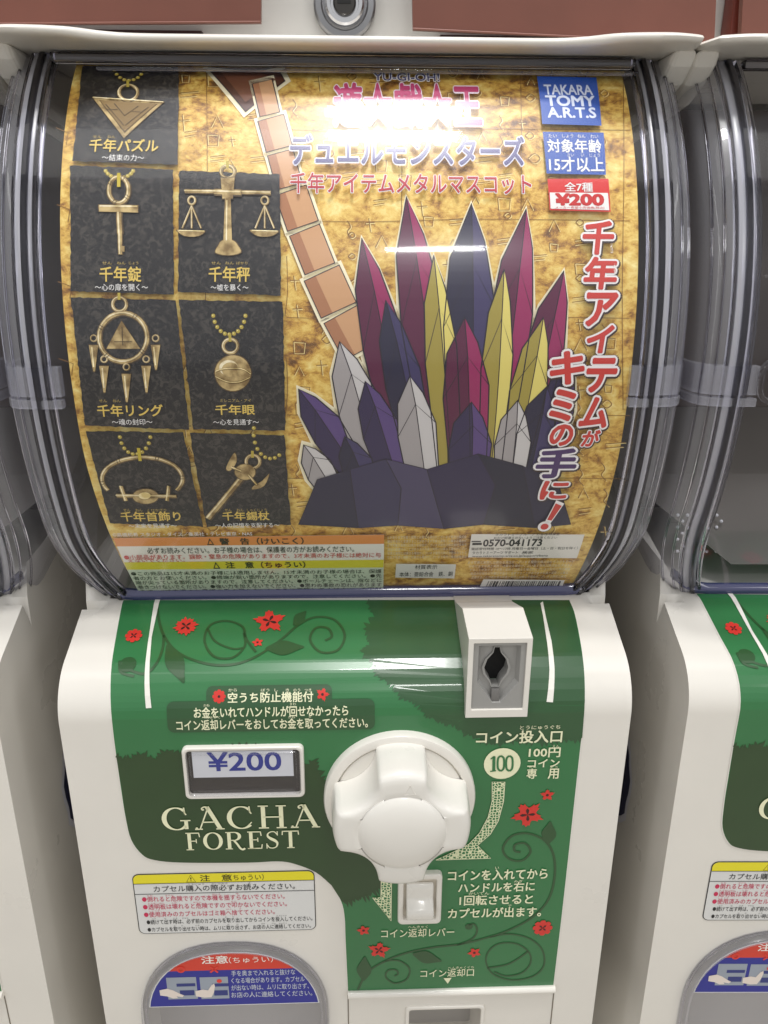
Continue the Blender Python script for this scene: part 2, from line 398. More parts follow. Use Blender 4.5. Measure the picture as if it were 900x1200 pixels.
# raised lip round the panel
e = Pix(PANEL).stroke(OUT[:-1], 2.6); e.build('panel_lip', CREAM2, ROOT, .0003)
def bump_edge(cx, cy, a0, a1, rx, ry, n, amp, seed=0):
    rnd = random.Random(seed); out = []
    for i in range(n):
        a = R(a0+(a1-a0)*i/(n-1)); k = 1+amp*rnd.uniform(-1, 1)*(1 if i % 2 else .4); out.append((cx+rx*k*math.cos(a), cy+ry*k*math.sin(a)))
    return out
def crown(line, close, m, name, amp, seed, layer):
    """a smooth dark area plus a border of small leaf points along one side"""
    P = spline(line, 8); Pix(PANEL).poly(P+close).build(name, m, PAN, layer)
    r_ = random.Random(seed); t_ = Pix(PANEL); acc = 0
    for a, b in zip(P[:-1], P[1:]):
        L = math.hypot(b[0]-a[0], b[1]-a[1]); acc += L
        if acc < 2.6 or L < 1e-6: continue
        acc = 0; ux, uy = (b[0]-a[0])/L, (b[1]-a[1])/L; nx, ny = -uy, ux; k = amp*r_.uniform(.35, 1.25); q = r_.uniform(-2.5, 2.5); w_ = r_.uniform(1.8, 3.4)
        i_ = -.8 if amp > 0 else .8
        t_.add(np.c_[PANEL.unproject([(a[0]-ux*w_+nx*i_, a[1]-uy*w_+ny*i_), (a[0]+ux*w_+nx*i_, a[1]+uy*w_+ny*i_), (a[0]+nx*k*.6+ux*(q*.5+w_*.5), a[1]+ny*k*.6+uy*(q*.5+w_*.5)), (a[0]+nx*k+ux*q, a[1]+ny*k+uy*q), (a[0]+nx*k*.5+ux*(q*.5-w_*.6), a[1]+ny*k*.5+uy*(q*.5-w_*.6))]), np.full(5, r_.uniform(0, .00006))], [(0, 1, 2, 3, 4)])
    o = t_.build(name+'_leaves', m, PAN, layer+.00002); tag(o, kind='stuff')
# darker tree crown upper right
crown([(432, 704), (440, 722), (430, 738), (436, 752), (427, 764), (438, 778), (446, 792), (460, 801), (472, 816), (490, 824), (505, 838), (528, 846), (545, 857), (562, 864), (578, 870), (600, 866), (640, 868), (682, 864)],
      [(684.3, 835), (684.5, 800), (681.5, 765), (673.5, 722), (667, 704)], FOREST2, 'tree_crown_print', 6, 3, .00055)
left = [(388, 1037), (370, 1022), (345, 1012), (325, 1009), (290, 1010.5), (215, 1010.5), (181, 1007.5), (167, 1001), (154, 983.5), (147.5, 957.5), (142.5, 923)]
crown([(136.5, 886), (152, 890), (165, 884), (180, 890), (196, 880), (215, 886), (250, 880), (300, 876), (340, 898), (352, 906), (366, 892), (374, 905), (382, 925), (390, 950), (410, 985), (430, 1008), (444, 1024), (444, 1038), (430, 1048), (414, 1053), (401, 1056)],
      [(x+.4, y-.4) for x, y in spline(left, 4)], FOREST, 'forest_print', -7, 9, .00055)
# white stripes
t = Pix(PANEL).poly([(182, 704), (188, 704), (184, 720), (178, 748), (175.5, 788), (178, 829), (171.5, 829.5), (170, 790), (173.5, 755), (178, 725)]).build('stripe_print', ink((226, 224, 216)), PAN, .00085); t = Pix(PANEL); t.poly([(633, 708), (636, 722), (641, 755), (643.5, 785), (640, 822), (647.5, 822.5), (649.5, 785), (646, 752), (639, 722), (636, 706)])
t.build('stripe_print', ink((226, 224, 216)), PAN, .00085)
# vines
def zz(pts, ox, oy, k): return [(ox+x/k, oy+y/k) for x, y in pts]
v = Pix(PANEL)
z1 = lambda p: zz(p, 400, 900, 3.214); z5 = lambda p: zz(p, 0, 600, 2.0)
v.stroke(spline(z1([(62, 832), (100, 765), (170, 722), (250, 692), (350, 672), (450, 660), (550, 635), (630, 608), (720, 558), (780, 490), (803, 400), (797, 320), (762, 268), (700, 243), (640, 254), (608, 300), (630, 338), (680, 345), (712, 312), (692, 281), (655, 285), (652, 308), (674, 314)]), 6), 2.6)
v.stroke(spline(z1([(165, 724), (215, 722), (256, 752), (245, 793), (200, 807), (168, 785), (175, 760), (205, 757), (213, 772), (200, 780)]), 6), 2)
v.stroke(spline(z1([(435, 664), (490, 642), (511, 610), (500, 585), (478, 588)]), 6), 2.2); v.ell(400+480/3.214, 900+594/3.214, 4.4)
v.stroke(spline(z1([(560, 634), (630, 622), (705, 638), (755, 680), (762, 740), (720, 782), (640, 795), (570, 772), (544, 722), (560, 680), (600, 657), (660, 659), (705, 690), (712, 730), (680, 768), (620, 780), (575, 764)]), 6), 1.9)
v.stroke(spline(z1([(548, 750), (620, 738), (665, 715), (702, 688)]), 6), 2.2)
v.stroke(spline(z5([(368, 214), (372, 250), (384, 290), (410, 325), (450, 347), (505, 360), (560, 356), (610, 335), (660, 300), (700, 266), (740, 248), (785, 255), (808, 290), (792, 325), (752, 330), (727, 302), (740, 274), (768, 274), (778, 293), (762, 303)]), 6), 3)
v.stroke(spline(z5([(300, 370), (340, 380), (368, 355), (382, 320), (384, 290)]), 6), 3.2); v.ell(150, 779, 10); v.stroke(spline(z5([(281, 350), (284, 376), (315, 386)]), 6), 3)
v.stroke(spline(z5([(600, 330), (578, 300), (568, 270), (530, 257), (492, 268), (480, 305), (502, 340), (545, 343), (574, 316), (572, 285)]), 6), 3)
v.stroke(spline(z5([(487, 275), (505, 305), (545, 322), (570, 320)]), 6), 2.6)
v.build('vine', VINE, PAN, .0007)
def leaf(a, b, wd):
    p = Pix(PANEL); (x0, y0), (x1, y1) = a, b; nx, ny = -(y1-y0), (x1-x0); L = math.hypot(nx, ny); nx, ny = nx/L*wd/2, ny/L*wd/2
    L_ = [(0, 0), (.15, .5), (.35, .95), (.55, .95), (.8, .45), (1, 0)]
    pts = [(x0+(x1-x0)*t+nx*k, y0+(y1-y0)*t+ny*k) for t, k in L_]+[(x0+(x1-x0)*t-nx*k, y0+(y1-y0)*t-ny*k) for t, k in L_[::-1][1:-1]]
    p.poly(spline(pts, 3, True)); p.build('leaf', VINE, PAN, .0008)
for a, b, wd in ((z1([(776, 284)])[0], z1([(786, 197)])[0], 17), (z1([(84, 798)])[0], z1([(88, 706)])[0], 17), (z1([(268, 696)])[0], z1([(378, 724)])[0], 14),
                 (z5([(392, 312)])[0], z5([(432, 402)])[0], 22), (z5([(622, 322)])[0], z5([(714, 318)])[0], 17), (z5([(688, 268)])[0], z5([(718, 234)])[0], 13)): leaf(a, b, wd)
jag = []
for k in range(8): jag += [(k*45+10, 1.0 if k % 2 == 0 else .86), (k*45+22, .72), (k*45+30, .84), (k*45+42, .62)]
maple = []
for k in range(5): maple += [(k*72, 1.0+.08*(-1)**k), (k*72+9, .78), (k*72+15, .84), (k*72+24, .60), (k*72+36, .52), (k*72+48, .62), (k*72+56, .84), (k*72+63, .76)]
roundp = []
for k in range(8): roundp += [(k*45-16, .92), (k*45-8, 1.0), (k*45+8, 1.0), (k*45+16, .92), (k*45+22.5, .76)]
def flower(cx, cy, r, kind, rot=0, parent=None, surf=PANEL, layer=.0009):
    parent = parent or PAN
    p = Pix(surf); p.star(cx, cy, r, kind, rot); f = p.build('flower', RED, parent, layer)
    xs = surf.unproject([(cx, cy), (cx+r, cy)]); q = abs(xs[1, 0]-xs[0, 0]); p = Pix(surf)
    if r > 9:
        for k in range(4):
            a = R(45+90*k+rot); L = [(0, 0), (.16, .07), (.34, .10), (.48, 0), (.34, -.10), (.16, -.07)]
            p.polyxs([(xs[0, 0]+q*(u*math.cos(a)-w_*math.sin(a)), xs[0, 1]+q*(u*math.sin(a)+w_*math.cos(a))) for u, w_ in L])
    else: p.ell(cx, cy, max(1.4, r*.2))
    p.build('flower_centre', SEED, parent, layer+.0001)
flower(618, 953.5, 19, maple, 50); flower(641, 930.5, 8.5, maple, 20); flower(635.5, 1086, 11.5, roundp); flower(426, 1089, 8, maple, 30)
flower(444, 1112, 13, maple, 10); flower(555.6, 1115, 8, maple, 45)
flower(157, 746, 10, roundp); flower(218, 735, 15.5, jag); flower(316, 729, 19, maple, 25); flower(302, 754, 7, maple, 30)
# dark caption ground
p = Pix(PANEL); p.rect(242, 803, 389, 830, 7); p.build('caption_ground', FOREST2, PAN, .0008)
p = Pix(PANEL); p.rect(196, 820, 439, 855.5, 8); p.build('caption_ground', FOREST2, PAN, .00085)
flower(257, 816, 7.8, roundp, 0); flower(378, 813.5, 8, maple, 0)
# lettering
T = Pix(PANEL); b = .024
T.text('空うち防止機能付', 267.5, 811, 367, 822.5, b)
for s_, x0, x1 in (('から', 268, 278), ('ぼう', 306, 316), ('し', 322, 326), ('き', 335, 339), ('のう', 344, 352), ('つき', 357, 365)): T.text(s_, x0, 807, x1, 810.3)
T.text('お金をいれてハンドルが回せなかったら', 227.6, 827, 408, 839, b); T.text('かね', 239, 824.6, 246, 827.4); T.text('まわ', 340, 823, 347, 826)
T.text('コイン返却レバーをおしてお金を取ってください。', 207, 841, 431, 853, b); T.text('へんきゃく', 237, 838.5, 258, 841.3); T.text('かね', 338, 838, 346, 840.6); T.text('と', 362, 837.5, 364.5, 840)
T.text('コイン投入口', 558, 855, 658, 869.5, .028, res=3); T.text('とうにゅうぐち', 609, 848.8, 656, 853.4, .01)
T.text('100円', 619.5, 875, 656, 886, b); T.text('コイン', 618, 888.5, 655, 897.5, b); T.text('専', 617, 899.5, 628.5, 911, b); T.text('用', 642, 899.5, 654, 911, b)
T.text('えん', 647, 871.5, 655, 874.4); T.text('せん', 619, 896.5, 628, 898.8); T.text('よう', 644, 896.5, 653, 898.8)
T.text('コインを入れてから', 525, 1017.5, 641, 1029.5, b, res=3); T.text('い', 580, 1014, 584.5, 1017)
T.text('ハンドルを右に', 537, 1032.5, 626, 1043.5, b, res=3); T.text('みぎ', 602, 1029.6, 612, 1032.6)
T.text('1回転させると', 538.5, 1047, 624, 1058.5, b, res=3); T.text('かいてん', 549, 1043.7, 573, 1047)
T.text('カプセルが出ます。', 525, 1062, 633.5, 1073.5, b, res=3); T.text('で', 595, 1058.5, 599, 1062)
T.text('コイン返却レバー', 446.7, 1086.5, 532, 1096.5, .008); T.text('へんきゃく', 478, 1083, 501, 1086)
T.text('コイン返却口', 492.7, 1134, 555, 1143, .008); T.text('へんきゃくぐち', 525, 1130.7, 555, 1133.6)
T.poly([(519.5, 1144.5), (529, 1144), (524.5, 1151)])
T.build('lettering', TXT, PAN, .00105, grid=0)

# ---- the two words in a serif hand: strokes given in letter space (0..1)
def serif(letters, x0, y0, x1, y1, gap=.12):
    p = Pix(PANEL); widths = {'G': .95, 'A': .98, 'C': .88, 'H': 1.0, 'F': .74, 'O': .9, 'R': .92, 'E': .76, 'S': .66, 'T': .84}
    tot = sum(widths[c] for c in letters)+gap*(len(letters)-1)
    q = PANEL.unproject([(x0, (y0+y1)/2), (x1, (y0+y1)/2), ((x0+x1)/2, y0), ((x0+x1)/2, y1)]); a, bq, top, bot = q[0, 0], q[1, 0], q[2, 1], q[3, 1]
    H = abs(top-bot); kx = (bq-a)/tot; cx = 0
    def P(x, y): return (a+(cx+x)*kx, bot+(top-bot)*y)
    def st(pts, w, taper=None): p.stroke(None, w*H, xs=[P(*t_) for t_ in pts], taper=taper)
    def bowl(cxx, cyy, rx, ry, a0, a1, thick=.17, thin=.045):
        pts = [(cxx+rx*math.cos(R(a0+(a1-a0)*i/24)), cyy+ry*math.sin(R(a0+(a1-a0)*i/24))) for i in range(25)]
        p.stroke(None, H, xs=[P(*t_) for t_ in pts], taper=lambda t: thin+(thick-thin)*abs(math.cos(R(a0+(a1-a0)*t)))**1.5)
    def ser(x, y, w=.3): st([(x-w/2, y), (x+w/2, y)], .05)
    for c in letters:
        W_ = widths[c]
        if c in 'CG':
            bowl(.46, .5, .40, .47, 48, 318); st([(.73, .82), (.80, .66)], .05); st([(.74, .98), (.76, .70)], .05)
            if c == 'G': st([(.78, .42), (.78, .05)], .13); ser(.76, .42, .34)
            else: st([(.70, .16), (.80, .30)], .04)
        elif c == 'A':
            st([(.16, .03), (.48, .97)], .05); st([(.44, .99), (.84, .03)], .15); st([(.24, .33), (.68, .33)], .05)
            st(spline([(.46, .97), (.36, .99), (.27, .93), (.29, .86), (.34, .88)], 5), .055); ser(.12, .03, .26); ser(.84, .03, .28)
            st([(.02, .06), (.08, .09)], .07)
        elif c == 'H':
            for x in (.20, .80): st([(x, .03), (x, .97)], .15); ser(x, .03, .34); ser(x, .975, .34)
            st([(.2, .5), (.8, .5)], .05)
        elif c in 'FE':
            st([(.20, .03), (.20, .97)], .16); ser(.20, .03, .36); st([(.04, .97), (.66, .97)], .055); st([(.66, .99), (.69, .74)], .05); st([(.2, .52), (.52, .52)], .05); st([(.52, .64), (.52, .40)], .045)
            if c == 'E': st([(.04, .03), (.68, .03)], .055); st([(.68, .0), (.72, .26)], .05)
        elif c == 'O': bowl(.45, .5, .38, .47, 0, 360)
        elif c == 'R':
            st([(.20, .03), (.20, .97)], .16); ser(.18, .03, .34); st([(.04, .97), (.45, .97)], .05); bowl(.44, .745, .26, .225, 90, -90, .15); st([(.2, .52), (.46, .52)], .05)
            st(spline([(.42, .52), (.58, .28), (.70, .06), (.82, -.02), (.93, .05)], 5), .10)
        elif c == 'S':
            pts = spline([(.56, .80), (.46, .94), (.30, .96), (.14, .86), (.13, .70), (.28, .56), (.44, .46), (.56, .32), (.52, .12), (.36, .03), (.18, .06), (.08, .22)], 5)
            p.stroke(None, H, xs=[P(*t_) for t_ in pts], taper=lambda t: .05+.11*math.exp(-((t-.5)/.16)**2)); st([(.58, .98), (.58, .74)], .045); st([(.06, .30), (.06, .0)], .045)
        elif c == 'T':
            st([(.42, .03), (.42, .97)], .16); ser(.42, .03, .36); st([(.04, .97), (.80, .97)], .055); st([(.05, 1.0), (.03, .76)], .05); st([(.79, 1.0), (.81, .76)], .05)
        cx += W_+gap
    p.build('brand_lettering', TXT, PAN, .00105, grid=0)
serif('GACHA', 190.5, 943, 375, 970); serif('FOREST', 217.5, 973, 351, 993.5)
# 100 badge
p = Pix(PANEL); p.ell(588.2, 893.6, 21.4); p.build('coin_badge', TXT, PAN, .00095)
p = Pix(PANEL)
for i, dx in enumerate((0, 9, 19)):
    x0 = 577+dx
    if i == 0: p.stroke([(x0+1.5, 885), (x0+1.2, 901.5)], 3.6); p.stroke([(x0-2.5, 888), (x0+2, 884.5)], 1.4); p.stroke([(x0-3, 902.5), (x0+4, 901.5)], 1.6)
    else:
        for s_ in (-1, 1): p.stroke(spline([(x0+.6, 884.2), (x0+s_*3.4+.6, 887.5), (x0+s_*3.4+.4, 898.5), (x0+.4, 902)], 5), 2.4)
p.build('coin_badge_number', GREEN, PAN, .0012, grid=0)
# hatched arrows
def lattice():
    m = bpy.data.materials.new('lattice_print'); m.use_nodes = True; nt = m.node_tree; bs = nt.nodes['Principled BSDF']; bs.inputs['Roughness'].default_value = .3
    tc = nt.nodes.new('ShaderNodeTexCoord'); vo = nt.nodes.new('ShaderNodeTexVoronoi'); vo.feature = 'DISTANCE_TO_EDGE'; vo.inputs['Scale'].default_value = 560; vo.inputs['Randomness'].default_value = .55
    cr = nt.nodes.new('ShaderNodeValToRGB'); cr.color_ramp.elements[0].position = .10; cr.color_ramp.elements[1].position = .17
    cr.color_ramp.elements[0].color = (*lin((222, 226, 186)), 1); cr.color_ramp.elements[1].color = (*lin((46, 112, 64)), 1)
    nt.links.new(tc.outputs['Object'], vo.inputs['Vector']); nt.links.new(vo.outputs['Distance'], cr.inputs[0]); nt.links.new(cr.outputs[0], bs.inputs['Base Color'])
    return m
LAT = lattice()
for ol in (z1([(567, 48), (567, 120), (552, 180), (520, 240), (480, 282), (420, 312), (355, 342), (562, 335), (512, 287), (560, 245), (590, 195), (610, 120), (615, 48)]),
           z1([(150, 400), (149, 482), (118, 484), (187, 571), (189, 400)])):
    p = Pix(PANEL); p.poly(ol); p.build('arrow_print', LAT, PAN, .0009)
    p = Pix(PANEL); p.stroke(ol, .8, True); p.build('arrow_outline', TXT, PAN, .001)

# ---- price window
def zc(py, y):                                # height of the sight line of a pixel row at depth y (x near 0.05)
    D = cF-(py-600)/FPX*cU; return CZ+(y-CAM[1])/D[1]*D[2]
a, c = front(216, 901), front(357, 901); zt, zb = front(286, 871.5)[1], front(286, 931)[1]
cx, cz, w_, h_ = (a[0]+c[0])/2, (zt+zb)/2+CZ, c[0]-a[0], zt-zb
PW = empty('price_window'); PW.parent = ROOT
mesh_o = rrect(w_, h_, .003, 6, cx, cz); mesh_i = rrect(w_-.0045, h_-.0045, .0022, 6, cx, cz)
frame_plate('window_frame', mesh_o, mesh_i, .0, -.0035, CREAM2, PW, .001)
m_o = rrect(w_-.0045, h_-.0045, .0022, 6, cx, cz); m_i = rrect(w_-.0085, h_-.0080, .0015, 6, cx, cz)
frame_plate('clear_frame', m_o, m_i, -.0012, -.0048, COVER, PW, .001)
mesh('window_back', [(x, -.0012, z) for x, z in rrect(w_-.004, h_-.004, .002, 4, cx, cz)], [tuple(range(20))], mat('dark_recess_back', (52, 47, 45), .35), PW)  # dark colour stands in for the shade of a deeper window
mesh('clear_cover', [(x, -.0040, z) for x, z in rrect(w_-.0080, h_-.0075, .002, 6, cx, cz)], [tuple(range(28))], COVER, PW)
box('price_card', cx-w_*.42, cx+w_*.41, -.0022, -.0016, zc(907, -.002), zc(877, -.002), mat('card_paper', (214, 216, 222), .6), PW, 0)
FL = Surface([(-.00235, -.6), (-.00235, -.1)]); FL.up = 1; FL.bend = (9, -9)
p = Pix(FL); p.text('¥200', 243.5, 881.5, 329, 903, .02, res=4); p.build('price_lettering', BLUE, PW, 0, grid=0)
box('cover_rail', cx-w_*.42, cx+w_*.42, -.0052, -.0042, cz-h_*.36, cz-h_*.30, COVER, PW, .0003)

# ---- coin slot housing
x0, x1 = front(545.5, 800)[0]*.985, front(618.5, 800)[0]*.985
def zc(py, y):                                # height of the sight line of a pixel row at depth y (x near 0.05)
    D = cF-(py-600)/FPX*cU; return CZ+(y-CAM[1])/D[1]*D[2]
CS = empty('coin_slot_housing'); CS.parent = ROOT
yf = -.0045; ztp, zbt = zc(750, yf), zc(843, yf); zc1 = zc(716, .020)
xm = (x0+x1)/2; hw = (x1-x0)/2
prof = [(.002, zbt), (yf, zbt), (yf, ztp), (.022, zc1), (.050, CREST+CZ+.0016), (.060, CREST+CZ+.0008), (.060, CREST+CZ-.02), (.024, BZ+CZ+.015), (.004, zbt)]
V, F = loft([[(xm-hw, y, z) for y, z in prof], [(xm+hw, y, z) for y, z in prof]])
hb = mesh('housing', V, F, CREAM, CS)
bw, bt, bb = .0028, .0028, .0048; zi_t, zi_b = ztp-bt, zbt+bb
cut = rrect(2*(hw-bw), zi_t-zi_b, .0004, 2, xm, (zi_t+zi_b)/2)
V, F = loft([[(x, -.02, z) for x, z in cut], [(x, .012, z) for x, z in cut]]); bool_cut(hb, mesh('cutter', V, F, None))
md = hb.modifiers.new('soft_edges', 'BEVEL'); md.width = .0009; md.segments = 3; md.limit_method = 'ANGLE'; md.angle_limit = R(35)
GREY = mat('grey_plastic', (150, 149, 146), .42, bump=.05, nscale=80)
# grey insert: plate with a coin-shaped slit, a sunk hexagon round it
iw = hw-bw; zm = (zi_t+zi_b)/2; ih = (zi_t-zi_b)/2
hexo = [(xm-iw*.80, zi_t-ih*.10), (xm+iw*.80, zi_t-ih*.10), (xm+iw*.80, zm-ih*.20), (xm+iw*.14, zi_b+ih*.18), (xm-iw*.18, zi_b+ih*.18), (xm-iw*.80, zm-ih*.20)]
outr = [(xm-iw, zi_t), (xm+iw, zi_t), (xm+iw, zm-ih*.2), (xm+iw*.2, zi_b), (xm-iw*.25, zi_b), (xm-iw, zm-ih*.2)]
def ringmesh(name, A, Bq, ya, yb, m, par):
    n = len(A); V = [(x, ya, z) for x, z in A]+[(x, yb, z) for x, z in Bq]; return mesh(name, V, [(i, (i+1) % n, n+(i+1) % n, n+i) for i in range(n)], m, par)
V = [(x, yf+.0012, z) for x, z in outr]+[(x, yf+.0012, z) for x, z in hexo]+[(xm+iw, yf+.0012, zi_b), (xm-iw, yf+.0012, zi_b)]
Fh = [(i, (i+1) % 6, 6+(i+1) % 6, 6+i) for i in range(6)]+[(2, 12, 3), (5, 4, 13)]
mesh('slot_plate', V, Fh, GREY, CS)
hexi = [(xm+(x-xm)*.86, zm+(z-zm)*.93) for x, z in hexo]
slot = []
cxs = xm-iw*.06
for (dx, fz) in ((.10, .78), (.14, .62), (.36, .42), (.46, .18), (.40, -.02), (.20, -.24), (.13, -.40)): slot.append((cxs+iw*dx, zm+ih*fz))
slot = slot+[(2*cxs-x, z) for x, z in slot[::-1]]
ringmesh('slot_bevel', hexo, hexi, yf+.0012, yf+.0048, GREY, CS)
tri = tessellate_polygon([[Vector((x, z, 0)) for x, z in hexi], [Vector((x, z, 0)) for x, z in slot[::-1]]])
AV = [(x, yf+.0048, z) for x, z in hexi+slot[::-1]]
mesh('slot_floor', AV, tri, GREY, CS)
rim = [(cxs+(x-cxs)*1.22, zm+.12*ih+(z-zm-.12*ih)*1.04) for x, z in slot]
nn = len(slot); V, F = loft([[(x, yf+.0048, z) for x, z in rim], [(x, yf+.0038, z) for x, z in rim], [(x, yf+.0038, z) for x, z in slot], [(x, yf+.012, z) for x, z in slot]], True, False, False)
mesh('slot_rim', V, F, GREY, CS)
mesh('coin_slot', [(x, yf+.0115, z) for x, z in rim], [tuple(range(nn))], mat('black_void', (6, 6, 6), .7), CS)
box('slot_chute', cxs-iw*.16, cxs+iw*.16, yf+.0020, yf+.0046, zi_b+ih*.14, zm-ih*.44, mat('dark_grey_plastic', (112, 110, 108), .45), CS, .0004)

# ---- turning handle
KX, KZ = front(468, 930); KZ += CZ
HD = empty('turning_handle'); HD.parent = ROOT
def disc(name, rads, m, par, n=72, cx=0, cz=0):
    rings = [[(cx+r*math.cos(2*math.pi*i/n), y, cz+r*math.sin(2*math.pi*i/n)) for i in range(n)] for r, y in rads]
    V, F = loft(rings, True, False, True); return mesh(name, V, F, m, par, True)
DRAD = .0415
disc('handle_plate', [(DRAD, .001), (DRAD, -.0045), (DRAD-.0006, -.0056), (DRAD-.002, -.006), (DRAD-.0050, -.006), (DRAD-.0056, -.0055), (DRAD-.0060, -.0040), (DRAD-.0063, -.0040), (DRAD-.0066, -.0050), (DRAD-.008, -.0054), (.02, -.0056)], CREAM2, HD, cx=KX, cz=KZ)
def knob_r(phi, r0):
    best = r0
    for k in range(4):
        d = (phi-R(45+90*k)+math.pi) % (2*math.pi)-math.pi; dc, rc = r0*1.31, r0*.575
        q = rc*rc-(dc*math.sin(d))**2
        if q > 0 and math.cos(d) > 0:
            rr = dc*math.cos(d)-math.sqrt(q); best = -math.log(math.exp(-best/.0011)+math.exp(-rr/.0011))*.0011
    return best
N = 144; KR = .0375
lev = [(-.0056, 1.0, 0), (-.014, .985, 0), (-.0245, .965, 0), (-.0275, .955, .0004), (-.0293, .945, .0012), (-.0302, .93, .0025), (-.0305, .90, .004), (-.0306, .86, .0042), (-.0307, .80, .0040)]
rings = []
for y, k, ins in lev:
    rings.append([(KX+(knob_r(2*math.pi*i/N, KR)*k-ins)*math.cos(2*math.pi*i/N), y, KZ+(knob_r(2*math.pi*i/N, KR)*k-ins)*math.sin(2*math.pi*i/N)) for i in range(N)])
for rr, y in ((.0232, -.0307), (.0228, -.0305), (.0224, -.0308), (.021, -.0320), (.018, -.0334), (.0135, -.0347), (.008, -.0355), (.002, -.0357)):
    rings.append([(KX+rr*math.cos(2*math.pi*i/N), y, KZ+rr*math.sin(2*math.pi*i/N)) for i in range(N)])
V, F = loft(rings, True, False, True); mesh('knob', V, F, WHITE, HD, 'all')
def tube(name, pts, r, m, par, n=8, closed=False):
    rings = []; P = [Vector(p) for p in pts]; L = len(P)
    for i, p in enumerate(P):
        t = (P[(i+1) % L]-P[i-1]) if closed or 0 < i < L-1 else (P[1]-P[0] if i == 0 else P[-1]-P[-2]); t.normalize()
        u = t.orthogonal().normalized() if i == 0 and not rings else (u-t*u.dot(t)).normalized(); v_ = t.cross(u)
        rings.append([tuple(p+(u*math.cos(2*math.pi*k/n)+v_*math.sin(2*math.pi*k/n))*r) for k in range(n)])
    if closed: rings.append(rings[0])
    V, F = loft(rings, True, not closed, not closed); return mesh(name, V, F, m, par, True)
yk = -.03055
tube('knob_mark', [(KX+.0035-.003, yk, KZ+.0242), (KX+.0035+.003, yk, KZ+.0242), (KX+.0035, yk, KZ+.0298)], .00032, CREAM2, HD, 6, True)

# ---- return lever
a, c = front(466, 1045), front(517, 1045); zt, zb = front(491, 1019)[1]+CZ, front(491, 1077)[1]+CZ
cx, cz, w_, h_ = (a[0]+c[0])/2, (zt+zb)/2, c[0]-a[0], zt-zb
RL = empty('coin_return_lever'); RL.parent = ROOT
frame_plate('lever_frame', rrect(w_, h_, .0028, 5, cx, cz), rrect(w_-.0065, h_-.0075, .0015, 5, cx, cz), 0, -.0042, CREAM2, RL, .001)
mesh('lever_recess', [(x, -.0009, z) for x, z in rrect(w_-.005, h_-.005, .001, 3, cx, cz)], [tuple(range(16))], mat('ivory_recess', (214, 206, 192), .4), RL)
lw = w_*.31; prof = [(-.001, cz+h_*.30), (-.0030, cz+h_*.30), (-.0042, cz+h_*.22), (-.0038, cz+h_*.02), (-.0085, cz-h_*.10), (-.0095, cz-h_*.16), (-.0088, cz-h_*.27), (-.0055, cz-h_*.31), (-.001, cz-h_*.31)]
V, F = loft([[(cx-lw, y, z) for y, z in prof], [(cx+lw, y, z) for y, z in prof]]); lv = mesh('lever', V, F, WHITE, RL)
md = lv.modifiers.new('soft_edges', 'BEVEL'); md.width = .0011; md.segments = 3; md.limit_method = 'ANGLE'; md.angle_limit = R(20)
lv.data.polygons.foreach_set('use_smooth', [True]*len(lv.data.polygons))

# ---- lower plate with the coin return mouth
a, c = front(408, 1175), front(648, 1172)
zt = front(530, 1160)[1]+CZ
tube('plate_rail', [(a[0], -.0012, zt), (c[0], -.0012, zt)], .0024, CREAM2, ROOT, 16)
gm = mat('panel_seam', (120, 112, 100), .8)
for xx in (a[0], c[0]): box('panel_gap', xx-.0003, xx+.0003, -.0003, .001, CZ-.60, zt-.002, gm, ROOT, 0)
q0, q1 = front(479, 1181), front(564, 1178)
MX, MW, MZ = (q0[0]+q1[0])/2, q1[0]-q0[0], q0[1]+CZ
frame_plate('return_mouth_lip', rrect(MW+.004, .064, .003, 5, MX, MZ+.002-.032), rrect(MW-.0005, .0595, .002, 5, MX, MZ-.00025-.03), .001, -.0016, CREAM2, ROOT, .0006)
box('return_mouth_lining', MX-MW/2-.002, MX+MW/2+.002, .036, .039, MZ-.06, MZ+.002, mat('grey_lining', (176, 172, 168), .5), ROOT, 0)

# ---- warning label
WL = Pix(PANEL)
WL.rect(158.6, 1021.6, 369.6, 1091.6, 8); WLo = WL.build('warning_label', BLACK, ROOT, .0003); tag(WLo, 'white caution label with yellow heading and pink and black lines')
q = PANEL.unproject([(158.6, 1056), (369.6, 1056), (264, 1021.6), (264, 1091.6)]); lx0, lx1, lt, lb = q[0, 0], q[1, 0], q[2, 1], q[3, 1]
bdr = .0005; pts = rrect(lx1-lx0-2*bdr, lt-lb-2*bdr, .0035, 5, (lx0+lx1)/2, (lt+lb)/2)
Pix(PANEL).polyxs(pts).build('label_ground', ink((214, 214, 212)), WLo, .00042)
LH = lt-lb
top_pts = [p for p in pts if p[1] > lb+LH*.835]; 
top_pts = sorted([p for p in pts if p[1] > lt-.0042], key=lambda p: -math.atan2(p[1]-(lt-.004), p[0]-(lx0+lx1)/2))
Pix(PANEL).polyxs([(lx0+bdr, lt-LH*.155)]+sorted([p for p in pts if p[1] > lt-LH*.15], key=lambda p: p[0])+[(lx1-bdr, lt-LH*.155)]).build('label_heading_ground', ink((226, 214, 40)), WLo, .00052)
p = Pix(PANEL)
for f_ in (.155, .325): p.stroke(None, .0004, xs=[(lx0+bdr, lt-LH*f_), (lx1-bdr, lt-LH*f_)])
def ltext(p, s_, u0, u1, v0, v1, bold=.0):
    V, F = glyphs(s_, 0, 2); lo, hi = glyph_box(s_, 2); U = (V-lo)/(hi-lo)
    X = lx0+(lx1-lx0)*(u0+(u1-u0)*U[:, 0]); Y = lt-LH*(v1+(v0-v1)*U[:, 1]); p.heavy(X, Y, F, bold, (lx1-lx0)*(u1-u0)/(hi[0]-lo[0]), LH*(v1-v0)/(hi[1]-lo[1]))
ltext(p, '注　意', .37, .54, .03, .135, .01); ltext(p, '（ちゅうい）', .535, .72, .035, .135); 
